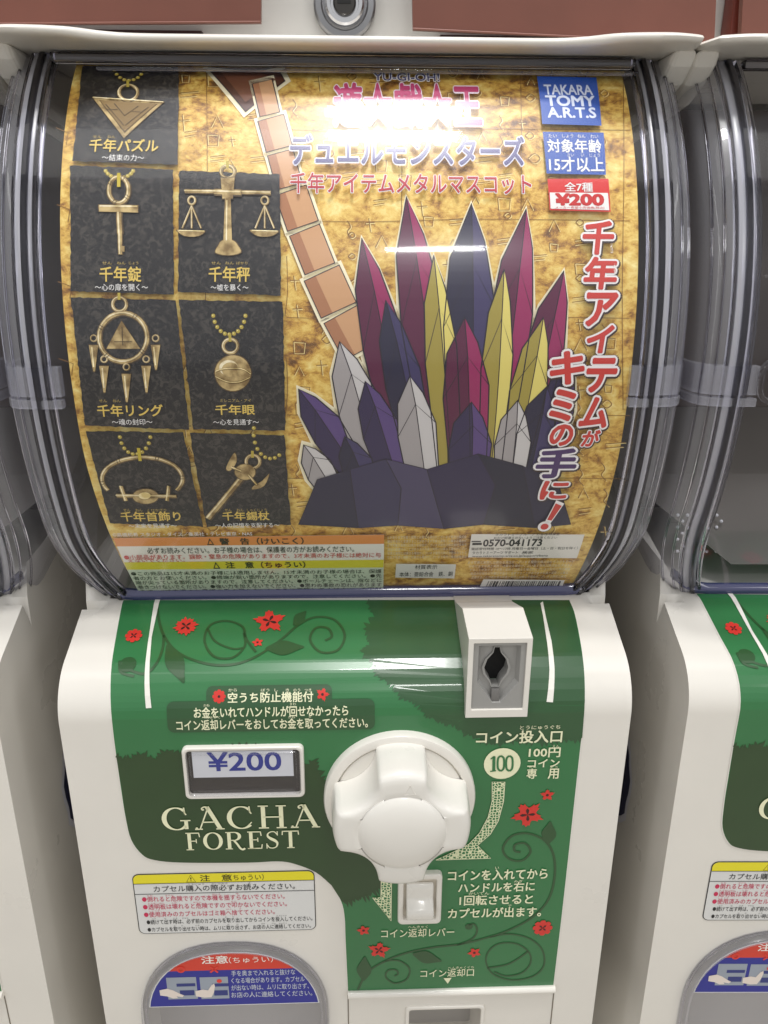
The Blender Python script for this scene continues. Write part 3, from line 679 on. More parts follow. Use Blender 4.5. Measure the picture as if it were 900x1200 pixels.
V_ = [(.295, .14), (.345, .14), (.32, .03)]; p.stroke(None, .00035, closed=True, xs=[(lx0+(lx1-lx0)*u, lt-LH*v_) for u, v_ in V_]); ltext(p, '!', .3165, .3235, .065, .125)
ltext(p, 'カプセル購入の際必ずお読みください。', .11, .89, .195, .295, .006)
ltext(p, '●続けて出す時は、必ず前のカプセルを取り出してからコインを投入してください。', .05, .98, .755, .835, .006)
ltext(p, '●カプセルを取り出せない時は、ムリに取り出さず、お店の人に連絡してください。', .05, .97, .885, .96, .006)
for s_, u in (('こうにゅう', .30), ('さいかなら', .43), ('よ', .63)): ltext(p, s_, u, u+.018*len(s_), .17, .19)
for s_, u in (('つづ', .08), ('だ', .15), ('とき', .20), ('かなら', .25), ('と', .49), ('だ', .53), ('とうにゅう', .78)): ltext(p, s_, u, u+.011*len(s_), .73, .748)
for s_, u in (('と', .20), ('だ', .24), ('とき', .32), ('と', .50), ('だ', .55), ('みせ', .69), ('ひと', .75), ('れんらく', .79)): ltext(p, s_, u, u+.011*len(s_), .86, .878)
p.build('label_lettering', BLACK, WLo, .00062, grid=0)
p = Pix(PANEL)
for i, (s_, u1) in enumerate((('●倒れると危険ですので本機を揺すらないでください。', .83), ('●透明板は壊れると危険ですので叩かないでください。', .84), ('●使用済みのカプセルはゴミ箱へ捨ててください。', .77))):
    ltext(p, s_, .04, u1, .365+.128*i, .455+.128*i, .004)
    for t_, u in (('たお', .07), ('きけん', .17), ('ほんき', .43), ('ゆ', .56)) if i == 0 else (('とうめいばん', .07), ('こわ', .20), ('きけん', .32), ('たた', .53)) if i == 1 else (('しようず', .07), ('ばこ', .50), ('す', .57)): ltext(p, t_, u, u+.015*len(t_), .342+.128*i, .36+.128*i)
p.build('label_lettering', PINK, WLo, .00062, grid=0)

# ---- capsule door
DO = empty('capsule_door'); DO.parent = ROOT
def arc_ring(g0, y): return [(x, y, z+CZ) for x, z in door_outline(g0)]
rings = [arc_ring(.0005, .003), arc_ring(.0006, -.003), arc_ring(-.0004, -.0058), arc_ring(-.0018, -.0066), arc_ring(-.0034, -.0058), arc_ring(-.0043, -.0035)]
V, F = loft(rings, True, False, False); mesh('door_frame', V, F, DOORP, DO, True)
rings = [arc_ring(-.0012, -.0012), arc_ring(-.0020, -.0012), arc_ring(-.0020, .0004), arc_ring(-.0012, .0004)]; rings.append(rings[0])
V, F = loft(rings, True, False, False); mesh('door_frame_edge', V, F, THICK, DO, True)
ol = door_outline(-.0035); mesh('door_pane', [(x, -.0028, z+CZ) for x, z in ol], [tuple(range(len(ol)))], DOORP, DO)
DS = Surface([(-.0034, -.6), (-.0034, -.1)]); DS.up = 1; DS.bend = (9, -9)
ZSB = zc(1172, -.0034)-CZ+.60     # lower edge of the sticker, as height along DS
arcp = [(x, z+.6) for x, z in door_outline(-.0052)]
def clipz(pts, lo, hi):
    P = list(pts); 
    for sgn, lim in ((1, lo), (-1, hi)):
        out = []
        for i in range(len(P)):
            a, b2 = P[i], P[(i+1) % len(P)]; ia, ib = sgn*(a[1]-lim) >= 0, sgn*(b2[1]-lim) >= 0
            if ia: out.append(a)
            if ia != ib: t_ = (lim-a[1])/(b2[1]-a[1]); out.append((a[0]+(b2[0]-a[0])*t_, lim))
        P = out
    return P
ZRED = zc(1131.5, -.0034)-CZ+.60
p = Pix(DS).polyxs(clipz([(x, z+.6) for x, z in door_outline(-.0045)], ZSB-.0006, 9)); STK = p.build('door_sticker', ink((226, 226, 226)), DO, 0); tag(STK, 'red and blue caution sticker with white lettering')
p = Pix(DS).polyxs(clipz(arcp, ZRED, 9)); p.build('sticker_heading', ink((208, 62, 44)), DO, .0001)
p = Pix(DS).polyxs(clipz(arcp, ZSB, ZRED)); p.build('sticker_ground', ink((40, 44, 140)), DO, .0001)
p = Pix(DS); p.text('注意', 236, 1120, 267, 1128.8, .02); p.text('（ちゅうい）', 268, 1120.5, 320, 1128)
p.build('sticker_lettering', ink((240, 236, 228)), DO, .0002, grid=0)
p = Pix(DS)
for i, s_ in enumerate(('手を奥まで入れると抜けな', 'くなる場合があります。カプセル', 'が出ない時は、ムリに取り出さず、', 'お店の人に連絡してください。')):
    p.text(s_, 271, 1136.3+8.3*i, (346, 357, 362, 366)[i], 1142.8+8.3*i, .006)
p.build('sticker_lettering', ink((200, 206, 214)), DO, .0002, grid=0)
p = Pix(DS); p.rect(196, 1145, 231, 1170.5); p.rect(235, 1144.6, 268, 1170); p.build('sticker_picture', ink((150, 158, 170)), DO, .0002)
p = Pix(DS); p.rect(207, 1152, 229, 1155.5); p.rect(211, 1160, 228, 1166); p.rect(249, 1152, 268, 1155.5); p.rect(251, 1160, 267, 1166); p.build('sticker_picture', ink((44, 54, 120)), DO, .0003)
p = Pix(DS)
p.poly([(187, 1160), (196, 1158), (203, 1160), (211, 1164), (216, 1166), (214, 1168), (207, 1167), (209, 1169), (203, 1169.5), (196, 1167), (188, 1166)])
p.poly([(229, 1161), (238, 1159), (244, 1160), (248, 1154), (251, 1152), (252, 1155), (251, 1162), (248, 1168), (240, 1168.5), (230, 1167)])
p.build('sticker_hand', ink((226, 214, 204)), DO, .00035)
p = Pix(DS); cxy = DS.unproject([(212, 1135.8), (218, 1135.8)]); q = abs(cxy[1, 0]-cxy[0, 0])
p.stroke(None, .0012, closed=True, xs=[(cxy[0, 0]+q*.62*math.cos(2*math.pi*i/20), cxy[0, 1]+q*.62*math.sin(2*math.pi*i/20)) for i in range(20)])
p.stroke([(246.5, 1132.5), (255.5, 1139)], 2.4); p.stroke([(255.5, 1132.5), (246.5, 1139)], 2.4); p.ell(257, 1149, 3); p.build('sticker_mark', ink((222, 60, 48)), DO, .0004)

# ---- sticker on the side wall
for sx in (-1, 1):
    st = [(.086+ .022*math.cos(2*math.pi*i/20)*(1.0+.1*math.sin(i*2.2)), -.350+.036*math.sin(2*math.pi*i/20)) for i in range(20)]
    so = mesh('side_sticker', [(sx*.1518, y, z+CZ) for y, z in st], [tuple(range(20))], ink((214, 214, 222)), ROOT)
    mesh('sticker_ink', [(sx*.1520, .086+(y-.086)*.84, z+CZ+(-.350-z)*.14) for y, z in st], [tuple(range(20))], ink((24, 28, 66)), so)

# ---- clear drum
DR = empty('clear_drum'); DR.parent = ROOT
dp = drum_pts(0); n = len(dp)
def strip(x0, x1, off, name, m, thick=0):
    P = drum_pts(off); V = []; F = []
    cols = np.linspace(x0, x1, 9)
    for x in cols: V += [(DX+max(-1, min(1, x/.165))*(.165-inset_x(z)*(abs(x)/.165)), y, z+CZ) for y, z in P]
    for i in range(len(cols)-1):
        for j in range(len(P)-1): F.append((i*n+j, i*n+j+1, (i+1)*n+j+1, (i+1)*n+j))
    return mesh(name, V, F, m, DR, 'all')
strip(-.141, .141, 0, 'drum_cover', SHEET)
def ribbon(xa, xb, o0, o1, name, m, par=DR, xprof=None):
    """a solid rib that follows the drum from top to bottom between xa and xb"""
    ti = drum_pts(o0); to = drum_pts(o1); rings = []
    for (yi, zi), (yo, zo) in zip(ti, to):
        k = lambda x, z: DX+x*(1-inset_x(z)/.165); e_ = (xb-xa)*.18
        rings.append([(k(xa, zi), yi, zi+CZ), (k(xa, zo), yo+(yi-yo)*.3, zo+(zi-zo)*.3+CZ), (k(xa+e_, zo), yo, zo+CZ), (k(xb-e_, zo), yo, zo+CZ), (k(xb, zo), yo+(yi-yo)*.3, zo+(zi-zo)*.3+CZ), (k(xb, zi), yi, zi+CZ)])
    V, F = loft(rings); return mesh(name, V, F, m, par, True)
for sx in (-1, 1):
    # the double flange where cover and side meet
    for xa, xb, o0, o1 in ((.1405, .1432, -.0028, .0022), (.1450, .1482, -.0020, .0032), (.1515, .1530, -.0020, .0006)):
        a, b2 = (xa, xb) if sx > 0 else (-xb, -xa); ribbon(a, b2, o0, o1, 'drum_flange', THICK)
    a, b2 = (.1434, .1512) if sx > 0 else (-.1512, -.1434); ribbon(a, b2, -.0012, .0012, 'drum_streak_band', BAND)  # added pale rib imitating a reflected streak
    # bulging side
    V, F = [], []
    secs = [(.141, -.0002), (.150, -.0003), (.1565, -.0012), (.1610, -.004), (.1638, -.0085), (.1650, -.015), (.1650, -.040), (.1650, -.085), (.1650, -.13)]
    for (x, off) in secs:
        P = drum_pts(off); V += [(DX+sx*(x-inset_x(z)*x/.165), y, z+CZ) for y, z in P]
    for i in range(len(secs)-1):
        for j in range(n-1): F.append((i*n+j, i*n+j+1, (i+1)*n+j+1, (i+1)*n+j))
    mesh('drum_side', V, F, SIDE, DR, 'all')
    # ridges moulded into the side
    for xx, o in ((.1572, -.0012), (.1618, -.0046)):
        P = drum_pts(o+.0002); tube('drum_ridge', [(DX+sx*(xx-inset_x(z)), y, z+CZ) for y, z in P], .0007, THICK, DR, 6)
    # clear hinge block at the seam of the two shells
    hb = bmesh.new()
    for (z0, z1, d) in ((-.0595, -.0735, .0022), (-.0750, -.0790, .0034)):
        Vv, Ff = loft([[(DX+sx*x, .019+oy-d, z+CZ) for (x, oy) in ((.1360, .001), (.1500, .001), (.1565, .002), (.1612, .005), (.1642, .010), (.1655, .02), (.1655, .035), (.1635, .035), (.1630, .02), (.1600, .011), (.1560, .007), (.1360, .006))] for z in (z0, z1)])
        vs = [hb.verts.new(v_) for v_ in Vv]
        for f_ in Ff: hb.faces.new([vs[i] for i in f_])
    from_bm('seam_band', hb, SEAM, DR, False)
# lower edge, violet in its thickness
yb, zb = min(drum_pts(0), key=lambda q_: abs(q_[1]+.1985) if q_[1] < -.1 else 9)
rings = []
for xs_ in np.linspace(-1, 1, 41):
    hwid = .160-inset_x(zb); x = DX+xs_*hwid; dz = .010*max(0, abs(xs_)-.86)**2/.02
    rings.append([(x, yb+oy, zb+oz+CZ+dz) for oy, oz in ((-.0012, .0030), (-.0026, .0010), (-.0030, -.0010), (-.0020, -.0030), (.003, -.0034), (.003, .0006), (.0004, .0034))])
V, F = loft(rings); mesh('drum_lower_edge', V, F, mat('violet_edge_plastic', (60, 62, 100), .10, coat=1.0), DR, True)
box('drum_top_rail', DX-.141, DX+.141, .073, .080, CZ+.0770, CZ+.0812, THICK, DR, .0008)
box('drum_top_rail', DX-.120, DX+.143, .0735, .0765, CZ+.0738, CZ+.0755, THICK, DR, .0004)
# latch ring on the cover, left
ov = rrect(.018, .0235, .0088, 8, DX-.1275, CZ-.0665); iv = rrect(.0125, .0175, .0060, 8, DX-.1275, CZ-.0665)
LATCH = frame_plate('drum_latch', ov, iv, .0185, .0155, THICK, DR, .001)
box('latch_tongue', DX-.1300, DX-.1250, .0162, .0182, CZ-.0675, CZ-.0650, mat('latch_dark', (70, 70, 84), .3), DR, .0006)
# dark sheet standing in for the drum's dim inside; grey hopper
box('drum_back', -.155, .155, .215, .222, CZ-.20, CZ+.078, DARKIN, ROOT, 0)
HOP = mat('grey_hopper_plastic', (88, 84, 80), .35, noise=.05, nscale=20)
V = [(-.158, .212, -.120), (.158, .212, -.120), (.158, .14, -.150), (-.158, .14, -.150), (-.10, .085, -.192), (.10, .085, -.192), (-.158, .060, -.105), (-.150, .212, -.085), (-.158, .14, -.17)]
V = [(x, y, z+CZ) for x, y, z in V]
mesh('hopper', V, [(0, 1, 2, 3), (3, 2, 5, 4)], HOP, ROOT)  # grey slope also stands in for a pale reflection on the drum
bm = bmesh.new()
for i in range(5):
    for j in range(7):
        c = Vector((-.128+.0062*i+.003*(j % 2), .108-.0012*j, CZ-.168-.0052*j*.7))
        mt = Matrix.Translation(c) @ Matrix.Rotation(R(60), 4, 'X'); bmesh.ops.create_uvsphere(bm, u_segments=8, v_segments=5, radius=.0012, matrix=mt)
from_bm('hopper_studs', bm, mat('pale_stud', (200, 200, 204), .25), ROOT, True)

# ---- lid
def lid_outline(grow, n=8):
    pts = [(-.166, .055), (-.168, .070), (-.168, .20), (.168, .20), (.168, .070), (.166, .055)]
    fr = spline([(.164, .050), (.150, .0465), (.128, .0490), (.112, .0575), (.095, .0610), (.05, .0610), (-.05, .0610), (-.095, .0610), (-.112, .0575), (-.128, .0490), (-.150, .0465), (-.164, .050)], 6)
    P = [(x, y) for x, y in [(-.168, .064), (-.168, .22), (.168, .22), (.168, .064)]]+fr
    c = (0, .13)
    return [(x*(1-grow/.168), y+(c[1]-y)/.08*grow if y < .2 else y) for x, y in P]
rings = [[(x+DX, y, z+CZ) for x, y in lid_outline(g_)] for z, g_ in ((.0872, .006), (.0870, .0022), (.0863, .0006), (.0853, 0), (.0842, .0004), (.0834, .0018), (.0830, .005), (.0826, .012), (.0822, .022))]
V, F = loft(rings); mesh('lid', V, F, CREAM, ROOT, 'all').data.set_sharp_from_angle(angle=R(50))
for sx in (-1, 1):
    prof = [(.064, .0836), (.070, .0770), (.080, .0705), (.10, .064), (.20, .054), (.20, .0836)]
    a, b2 = sorted((sx*.1560, sx*.1685)); V, F = loft([[(DX+a, y, z+CZ) for y, z in prof], [(DX+b2, y, z+CZ) for y, z in prof]])
    o = mesh('lid_skirt', V, F, CREAM, ROOT); md = o.modifiers.new('soft_edges', 'BEVEL'); md.width = .003; md.segments = 3
# ------------------------------------------------------------------ copies: the neighbours
def copy_tree(o, parent=None):
    c = o.copy(); COL.objects.link(c); c.parent = parent
    for ch in list(o.children): copy_tree(ch, c)
    return c
bpy.context.view_layer.update()
for nm, loc, rz, lab in (('capsule_machine', (.334, -.004, 0), R(-1.7), 'cream capsule toy vending machine on the right, its clear drum empty and dark'),
                         ('capsule_machine', (-.338, .004, 0), R(1.0), 'cream capsule toy vending machine cut off by the left edge of the photo')):
    c = copy_tree(ROOT); c.location = loc; c.rotation_euler.z = rz; c['label'] = lab
for o in list(DR.children):                  # the middle drum shows no latch
    if 'latch' in o.name: bpy.data.objects.remove(o)

# =================================================================== poster in the middle drum
def pin(z):                                  # the sheet narrows a little where the drum curls under
    t = max(0, min(1.1, (-.10-z)/.1)); return .0085*t**1.5
s_lo, s_hi = 0.0, float(POST.unproject([(400, 79)])[0, 1])
s_lo = float(POST.unproject([(400, 694)])[0, 1])
sv = np.linspace(s_lo, s_hi, 60)
zz_ = np.interp(sv, POST.S, POST.P[:, 1])
PXC = .0045
lef = [(PXC-.1345+pin(z), s_) for s_, z in zip(sv, zz_)]; rig = [(PXC+.1345-pin(z)*.8, s_) for s_, z in zip(sv, zz_)]
V = []; F = []
colsn = 12
for (l, r_) in zip(lef, rig):
    for k in range(colsn+1): V.append((l[0]+(r_[0]-l[0])*k/colsn, l[1]))
P3 = POST.to3d(V, 0)
for i in range(len(sv)-1):
    for k in range(colsn): a = i*(colsn+1)+k; F.append((a, a+1, a+colsn+2, a+colsn+1))
def gold_paper():
    m = bpy.data.materials.new('gold_relief_paper_print'); m.use_nodes = True; nt = m.node_tree; b = nt.nodes['Principled BSDF']; b.inputs['Roughness'].default_value = .45
    N_ = nt.nodes.new; tc = N_('ShaderNodeTexCoord'); mp = N_('ShaderNodeMapping'); mp.inputs['Scale'].default_value = (1, 1, 1.6); mp.inputs['Rotation'].default_value = (0, R(22), 0)
    n1 = N_('ShaderNodeTexNoise'); n1.inputs['Scale'].default_value = 75; n1.inputs['Detail'].default_value = 9; n1.inputs['Roughness'].default_value = .74; n1.inputs['Distortion'].default_value = .35
    n2 = N_('ShaderNodeTexNoise'); n2.inputs['Scale'].default_value = 9; n2.inputs['Detail'].default_value = 3
    nt.links.new(tc.outputs['Object'], mp.inputs[0]); nt.links.new(mp.outputs[0], n1.inputs['Vector']); nt.links.new(tc.outputs['Object'], n2.inputs['Vector'])
    cr = N_('ShaderNodeValToRGB'); el = cr.color_ramp.elements; el[0].position = .33; el[0].color = (*lin((104, 68, 22)), 1); el[1].position = .72; el[1].color = (*lin((250, 232, 152)), 1)
    for pz, c in ((.40, (160, 112, 40)), (.47, (206, 160, 66)), (.55, (230, 194, 96))): e_ = el.new(pz); e_.color = (*lin(c), 1)
    ad = N_('ShaderNodeMath'); ad.operation = 'MULTIPLY_ADD'; ad.inputs[1].default_value = .35; ad.inputs[2].default_value = -.175
    a2 = N_('ShaderNodeMath'); a2.operation = 'ADD'; nt.links.new(n2.outputs['Fac'], ad.inputs[0]); nt.links.new(n1.outputs['Fac'], a2.inputs[0]); nt.links.new(ad.outputs[0], a2.inputs[1])
    nt.links.new(a2.outputs[0], cr.inputs[0]); nt.links.new(cr.outputs[0], b.inputs['Base Color'])
    n3 = N_('ShaderNodeTexNoise'); n3.inputs['Scale'].default_value = 330; n3.inputs['Detail'].default_value = 4; nt.links.new(tc.outputs['Object'], n3.inputs['Vector'])
    a3 = N_('ShaderNodeMath'); a3.operation = 'MULTIPLY_ADD'; a3.inputs[1].default_value = .22; nt.links.new(n3.outputs['Fac'], a3.inputs[0]); nt.links.new(a2.outputs[0], a3.inputs[2])
    a4 = N_('ShaderNodeMath'); a4.operation = 'ADD'; a4.inputs[1].default_value = -.10; nt.links.new(a3.outputs[0], a4.inputs[0]); nt.links.new(a4.outputs[0], cr.inputs[0])
    return m
GOLD = gold_paper()
PO = mesh('display_poster', P3, F, GOLD, None); me_ = PO.data
tag(PO, 'gold display poster of metal pendants curved inside the clear drum of the middle machine', 'poster')
LY = [0.0]
def put(name, m, pix, layer, grid=.003): return pix.build(name, m, PO, .0002+layer*.00016, grid)
def Q(): return Pix(POST)

# hieroglyph-like scratches in the gold
rnd = random.Random(4); p = Q()
pl = Q()
def glyph(x, y, s1, k):
    for pq, d in ((p, 0), (pl, 1.1)):
        a, b2 = x+d, y+d
        if k == 0: pq.stroke([(a, b2), (a+s1, b2+1), (a+s1*.9, b2+s1), (a+1, b2+s1), (a, b2)], .9)
        elif k == 1: pq.stroke(spline([(a, b2), (a+s1*.5, b2-s1*.4), (a+s1, b2), (a+s1*.5, b2+s1*.4), (a, b2)], 4), .9)
        elif k == 2: pq.stroke([(a, b2), (a+2, b2+s1*1.4)], .9); pq.stroke([(a-s1*.4, b2+s1*.5), (a+s1*.6, b2+s1*.45)], .9)
        elif k == 3: pq.stroke(spline([(a, b2), (a+s1*.3, b2+s1*.5), (a, b2+s1), (a+s1*.4, b2+s1*1.5)], 4), .9)
        elif k == 4: pq.stroke([(a, b2), (a+s1*1.6, b2-2)], .8); pq.stroke([(a, b2+5), (a+s1*1.4, b2+3)], .8)
        else: pq.stroke([(a, b2+s1), (a+s1*.5, b2), (a+s1, b2+s1)], .9)
for y0_ in range(88, 620, 24):
    for x0_ in list(range(216, 300, 26))+list(range(345, 720, 30)):
        if rnd.random() < .75: glyph(x0_+rnd.uniform(-5, 5), y0_+rnd.uniform(-5, 5), rnd.uniform(8, 15), rnd.randint(0, 5))
for yy in (152, 258, 372, 486, 560): p.stroke(spline([(336, yy), (430, yy+2), (560, yy-1), (738, yy+1)], 4), .7)
for xx in (242, 470, 610, 730): p.stroke(spline([(xx, 84), (xx+1, 200), (xx-1, 340), (xx, 480)], 4), .7)
put('relief_highlight', ink((248, 226, 150)), pl, 0)
for yy in (205, 300, 420): p.stroke(spline([(336, yy), (337, yy+40), (334, yy+70)], 4), .7)
for x0_ in range(4): p.stroke([(66+x0_, 150+90*x0_), (80+x0_*2, 156+90*x0_), (78+x0_*2, 170+90*x0_)], .9)
put('relief_lines', ink((136, 94, 34)), p, .4)

# ---- stand-in for the artwork: a plain burst of crystals over folded cloth
CRE = ink((250, 240, 200)); DKL = ink((30, 20, 34))
def grow(pts, k):
    c = np.mean(np.array(pts), 0); return [tuple(c+(np.array(p_)-c)*(1+k/max(12, np.hypot(*(np.array(p_)-c))))) for p_ in pts]
def shape(pts, m, layer, outline=1.6, halo=0, name='artwork_shape'):
    if halo: put('artwork_halo', CRE, Q().poly(grow(pts, halo)), layer-1)
    put(name, m, Q().poly(pts), layer)
    if outline: put('artwork_line', DKL, Q().stroke(pts, outline, True), layer+.5)
PUR = ink((58, 40, 96)); PUR2 = ink((40, 30, 66)); NAVY = ink((36, 32, 58)); GREYC = ink((206, 202, 196)); GREYD = ink((166, 160, 156)); TAN = ink((206, 158, 112)); TAN2 = ink((172, 118, 80))
MAG = ink((150, 34, 88)); MAGD = ink((88, 18, 56)); YEL = ink((226, 210, 110)); YELD = ink((164, 148, 62))
shape([(246, 84), (288, 132), (334, 96), (328, 86), (300, 82)], ink((82, 44, 30)), 2, 1.6, 7)
shape([(258, 85), (288, 122), (324, 95), (300, 84)], ink((112, 66, 44)), 4, 0)
# a leaning pillar of sandstone blocks
def block(c0, c1, w0, w1, layer):
    (ax, ay), (bx, by) = c0, c1; L = math.hypot(bx-ax, by-ay); nx, ny = -(by-ay)/L, (bx-ax)/L
    q = [(ax+nx*w0, ay+ny*w0), (bx+nx*w1, by+ny*w1), (bx-nx*w1, by-ny*w1), (ax-nx*w0, ay-ny*w0)]
    shape(q, TAN, layer, 1.3, 6, 'stone_block')
    put('stone_block_shade', TAN2, Q().poly([(ax+nx*w0, ay+ny*w0), (bx+nx*w1, by+ny*w1), (bx+nx*w1*.35, by+ny*w1*.35), (ax+nx*w0*.35, ay+ny*w0*.35)]), layer+.3)
pc = [(307, 96), (317, 138), (328, 178), (340, 222), (356, 268), (376, 318), (398, 366), (424, 414)]
for i in range(7):
    a_, b_ = pc[i], pc[i+1]; w0 = 12+1.7*i; block((a_[0]+(b_[0]-a_[0])*.05, a_[1]+(b_[1]-a_[1])*.05), (a_[0]+(b_[0]-a_[0])*.95, a_[1]+(b_[1]-a_[1])*.95), w0+(2 if i % 2 else 0), w0+(2 if i % 2 else 0), 5)
# a wide cluster of crystals on a low dark rock 
ROC = [NAVY, PUR2, ink((52, 46, 78)), ink((28, 26, 48)), ink((70, 62, 92))]
for k_, f_ in enumerate(([(350, 612), (372, 560), (410, 548), (420, 616)], [(410, 548), (452, 536), (470, 570), (466, 613), (420, 616)], [(452, 536), (500, 548), (520, 617), (466, 613), (470, 570)], [(500, 548), (560, 530), (580, 566), (566, 612), (520, 617)],
    [(560, 530), (612, 544), (626, 616), (566, 612), (580, 566)], [(612, 544), (652, 560), (668, 612), (626, 616)])):
    shape(f_, ROC[(k_*2) % 5], 9.6+.06*k_, 1.1, 0)
def crystal(bx, by, tx, ty, wd, cols, layer, halo=5):
    dx, dy = tx-bx, ty-by; L = math.hypot(dx, dy); nx, ny = -dy/L*wd/2, dx/L*wd/2
    P = lambda t_, k: (bx+dx*t_+nx*k, by+dy*t_+ny*k)
    o_ = [P(0, .7), P(.62, 1), P(.86, .55), P(1, 0), P(.80, -.8), P(.55, -1), P(0, -.7)]
    if halo: put('artwork_halo', CRE, Q().poly(grow(o_, halo)), 1.4)
    put('crystal', cols[0], Q().poly([P(0, .7), P(.62, 1), P(.86, .55), P(1, 0), P(.78, .1), P(0, .1)]), layer)
    put('crystal', cols[1], Q().poly([P(0, .1), P(.78, .1), P(1, 0), P(.80, -.8), P(.55, -1), P(0, -.7)]), layer)
    put('crystal_line', DKL, Q().stroke(o_, 1.3, True).stroke([P(0, .1), P(.78, .1), P(1, 0)], .9).stroke([P(.62, 1), P(.78, .1), P(.55, -1)], .8), layer+.6)
COLS = ((MAG, MAGD), (YEL, YELD), (ink((88, 66, 120)), ink((46, 34, 72))), (GREYC, GREYD), (ink((60, 52, 92)), ink((34, 30, 56))))
for k_, (bx, by, tx, ty, wd, kind) in enumerate(((430, 570, 350, 455, 40, 2), (400, 590, 356, 520, 34, 3), (480, 560, 424, 280, 48, 0), (600, 560, 660, 318, 46, 0), (450, 575, 398, 400, 50, 3), (520, 560, 476, 232, 52, 0), (570, 560, 616, 246, 50, 0), (626, 570, 668, 420, 40, 2),
     (546, 560, 552, 240, 60, 4), (500, 570, 452, 352, 44, 4), (594, 570, 636, 372, 42, 1), (470, 580, 428, 446, 44, 2), (528, 575, 508, 300, 38, 1), (570, 575, 590, 316, 36, 1), (610, 585, 640, 452, 44, 4), (548, 580, 544, 372, 54, 0), (500, 590, 480, 440, 46, 3), (592, 590, 606, 468, 42, 3), (440, 595, 404, 510, 38, 4), (548, 595, 552, 470, 50, 2))):
    crystal(bx, by, tx, ty, wd, COLS[kind], 6.4+k_*.14)

# ---- dark photo panels
def panel_mat():
    m = bpy.data.materials.new('mottled_black_print'); m.use_nodes = True; nt = m.node_tree; b = nt.nodes['Principled BSDF']; b.inputs['Roughness'].default_value = .42
    tc = nt.nodes.new('ShaderNodeTexCoord'); n_ = nt.nodes.new('ShaderNodeTexNoise'); n_.inputs['Scale'].default_value = 330; n_.inputs['Detail'].default_value = 4; n_.inputs['Distortion'].default_value = 1.2
    cr = nt.nodes.new('ShaderNodeValToRGB'); cr.color_ramp.elements[0].position = .48; cr.color_ramp.elements[1].position = .64
    cr.color_ramp.elements[0].color = (*lin((22, 20, 19)), 1); cr.color_ramp.elements[1].color = (*lin((64, 60, 53)), 1)
    nt.links.new(tc.outputs['Object'], n_.inputs['Vector']); nt.links.new(n_.outputs['Fac'], cr.inputs[0]); nt.links.new(cr.outputs[0], b.inputs['Base Color'])
    return m
PB = panel_mat()
def rough_edge(pts, seed, amp=.7):
    r_ = random.Random(seed); out = []
    for a, b2 in zip(pts, pts[1:]+pts[:1]):
        k = int(math.hypot(b2[0]-a[0], b2[1]-a[1])/5)
        for i in range(k): out.append((a[0]+(b2[0]-a[0])*i/k+r_.uniform(-amp, amp), a[1]+(b2[1]-a[1])*i/k+r_.uniform(-amp, amp)))
    return out
quads = [[(98, 82), (211, 85), (209, 196), (87, 192)], [(84, 197), (204, 202), (205, 346), (85, 342)], [(211, 203), (328, 207), (330, 347), (210, 343)],
         [(85, 349), (207, 352), (223, 502), (101, 497)], [(211, 352), (332, 354), (335, 503), (227, 501)], [(102, 503), (216, 505), (239, 614), (130, 610)], [(223, 505), (334, 508), (341, 612), (243, 614)]]
for i, q in enumerate(quads):
    o = put('photo_panel', PB, Q().poly(rough_edge(q, i)), 12+.5*(i % 2)); 
BZ1 = mat('bronze_print', (176, 146, 88), .4); BZ2 = mat('bronze_light_print', (232, 212, 156), .4); BZ3 = mat('bronze_dark_print', (84, 64, 34), .4); CH = mat('brass_print', (186, 166, 62), .4)
def mottle(m, c0, c1):
    nt = m.node_tree; b = nt.nodes['Principled BSDF']; tc = nt.nodes.new('ShaderNodeTexCoord'); n_ = nt.nodes.new('ShaderNodeTexNoise'); n_.inputs['Scale'].default_value = 190; n_.inputs['Detail'].default_value = 6
    cr = nt.nodes.new('ShaderNodeValToRGB'); cr.color_ramp.elements[0].position = .36; cr.color_ramp.elements[1].position = .62
    cr.color_ramp.elements[0].color = (*lin(c0), 1); cr.color_ramp.elements[1].color = (*lin(c1), 1)
    nt.links.new(tc.outputs['Object'], n_.inputs['Vector']); nt.links.new(n_.outputs['Fac'], cr.inputs[0]); nt.links.new(cr.outputs[0], b.inputs['Base Color'])
mottle(BZ1, (126, 100, 52), (206, 180, 120)); mottle(BZ2, (206, 184, 124), (252, 240, 200)); mottle(BZ3, (56, 42, 22), (104, 82, 46))
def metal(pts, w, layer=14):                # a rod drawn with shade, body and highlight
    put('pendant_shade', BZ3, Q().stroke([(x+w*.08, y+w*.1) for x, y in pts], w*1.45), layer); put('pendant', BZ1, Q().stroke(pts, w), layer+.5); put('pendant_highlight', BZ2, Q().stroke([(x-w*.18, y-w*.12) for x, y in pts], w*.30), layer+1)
    if w > 4 and len(pts) > 12:
        for f_ in (.12, .38, .62, .88):
            i = int(f_*(len(pts)-2)); (ax, ay), (bx, by) = pts[i], pts[i+1]; L = math.hypot(bx-ax, by-ay); nx, ny = -(by-ay)/L, (bx-ax)/L
            for o_ in (-1.6, 1.6): cx_, cy_ = ax+(bx-ax)/L*o_, ay+(by-ay)/L*o_; put('pendant_line', BZ3, Q().stroke([(cx_-nx*w*.55, cy_-ny*w*.55), (cx_+nx*w*.55, cy_+ny*w*.55)], .8), layer+1.3)
def circ(cx, cy, rx, ry, n_=22, a0=0, a1=360): return [(cx+rx*math.cos(R(a0+(a1-a0)*i/n_)), cy+ry*math.sin(R(a0+(a1-a0)*i/n_))) for i in range(n_+1)]
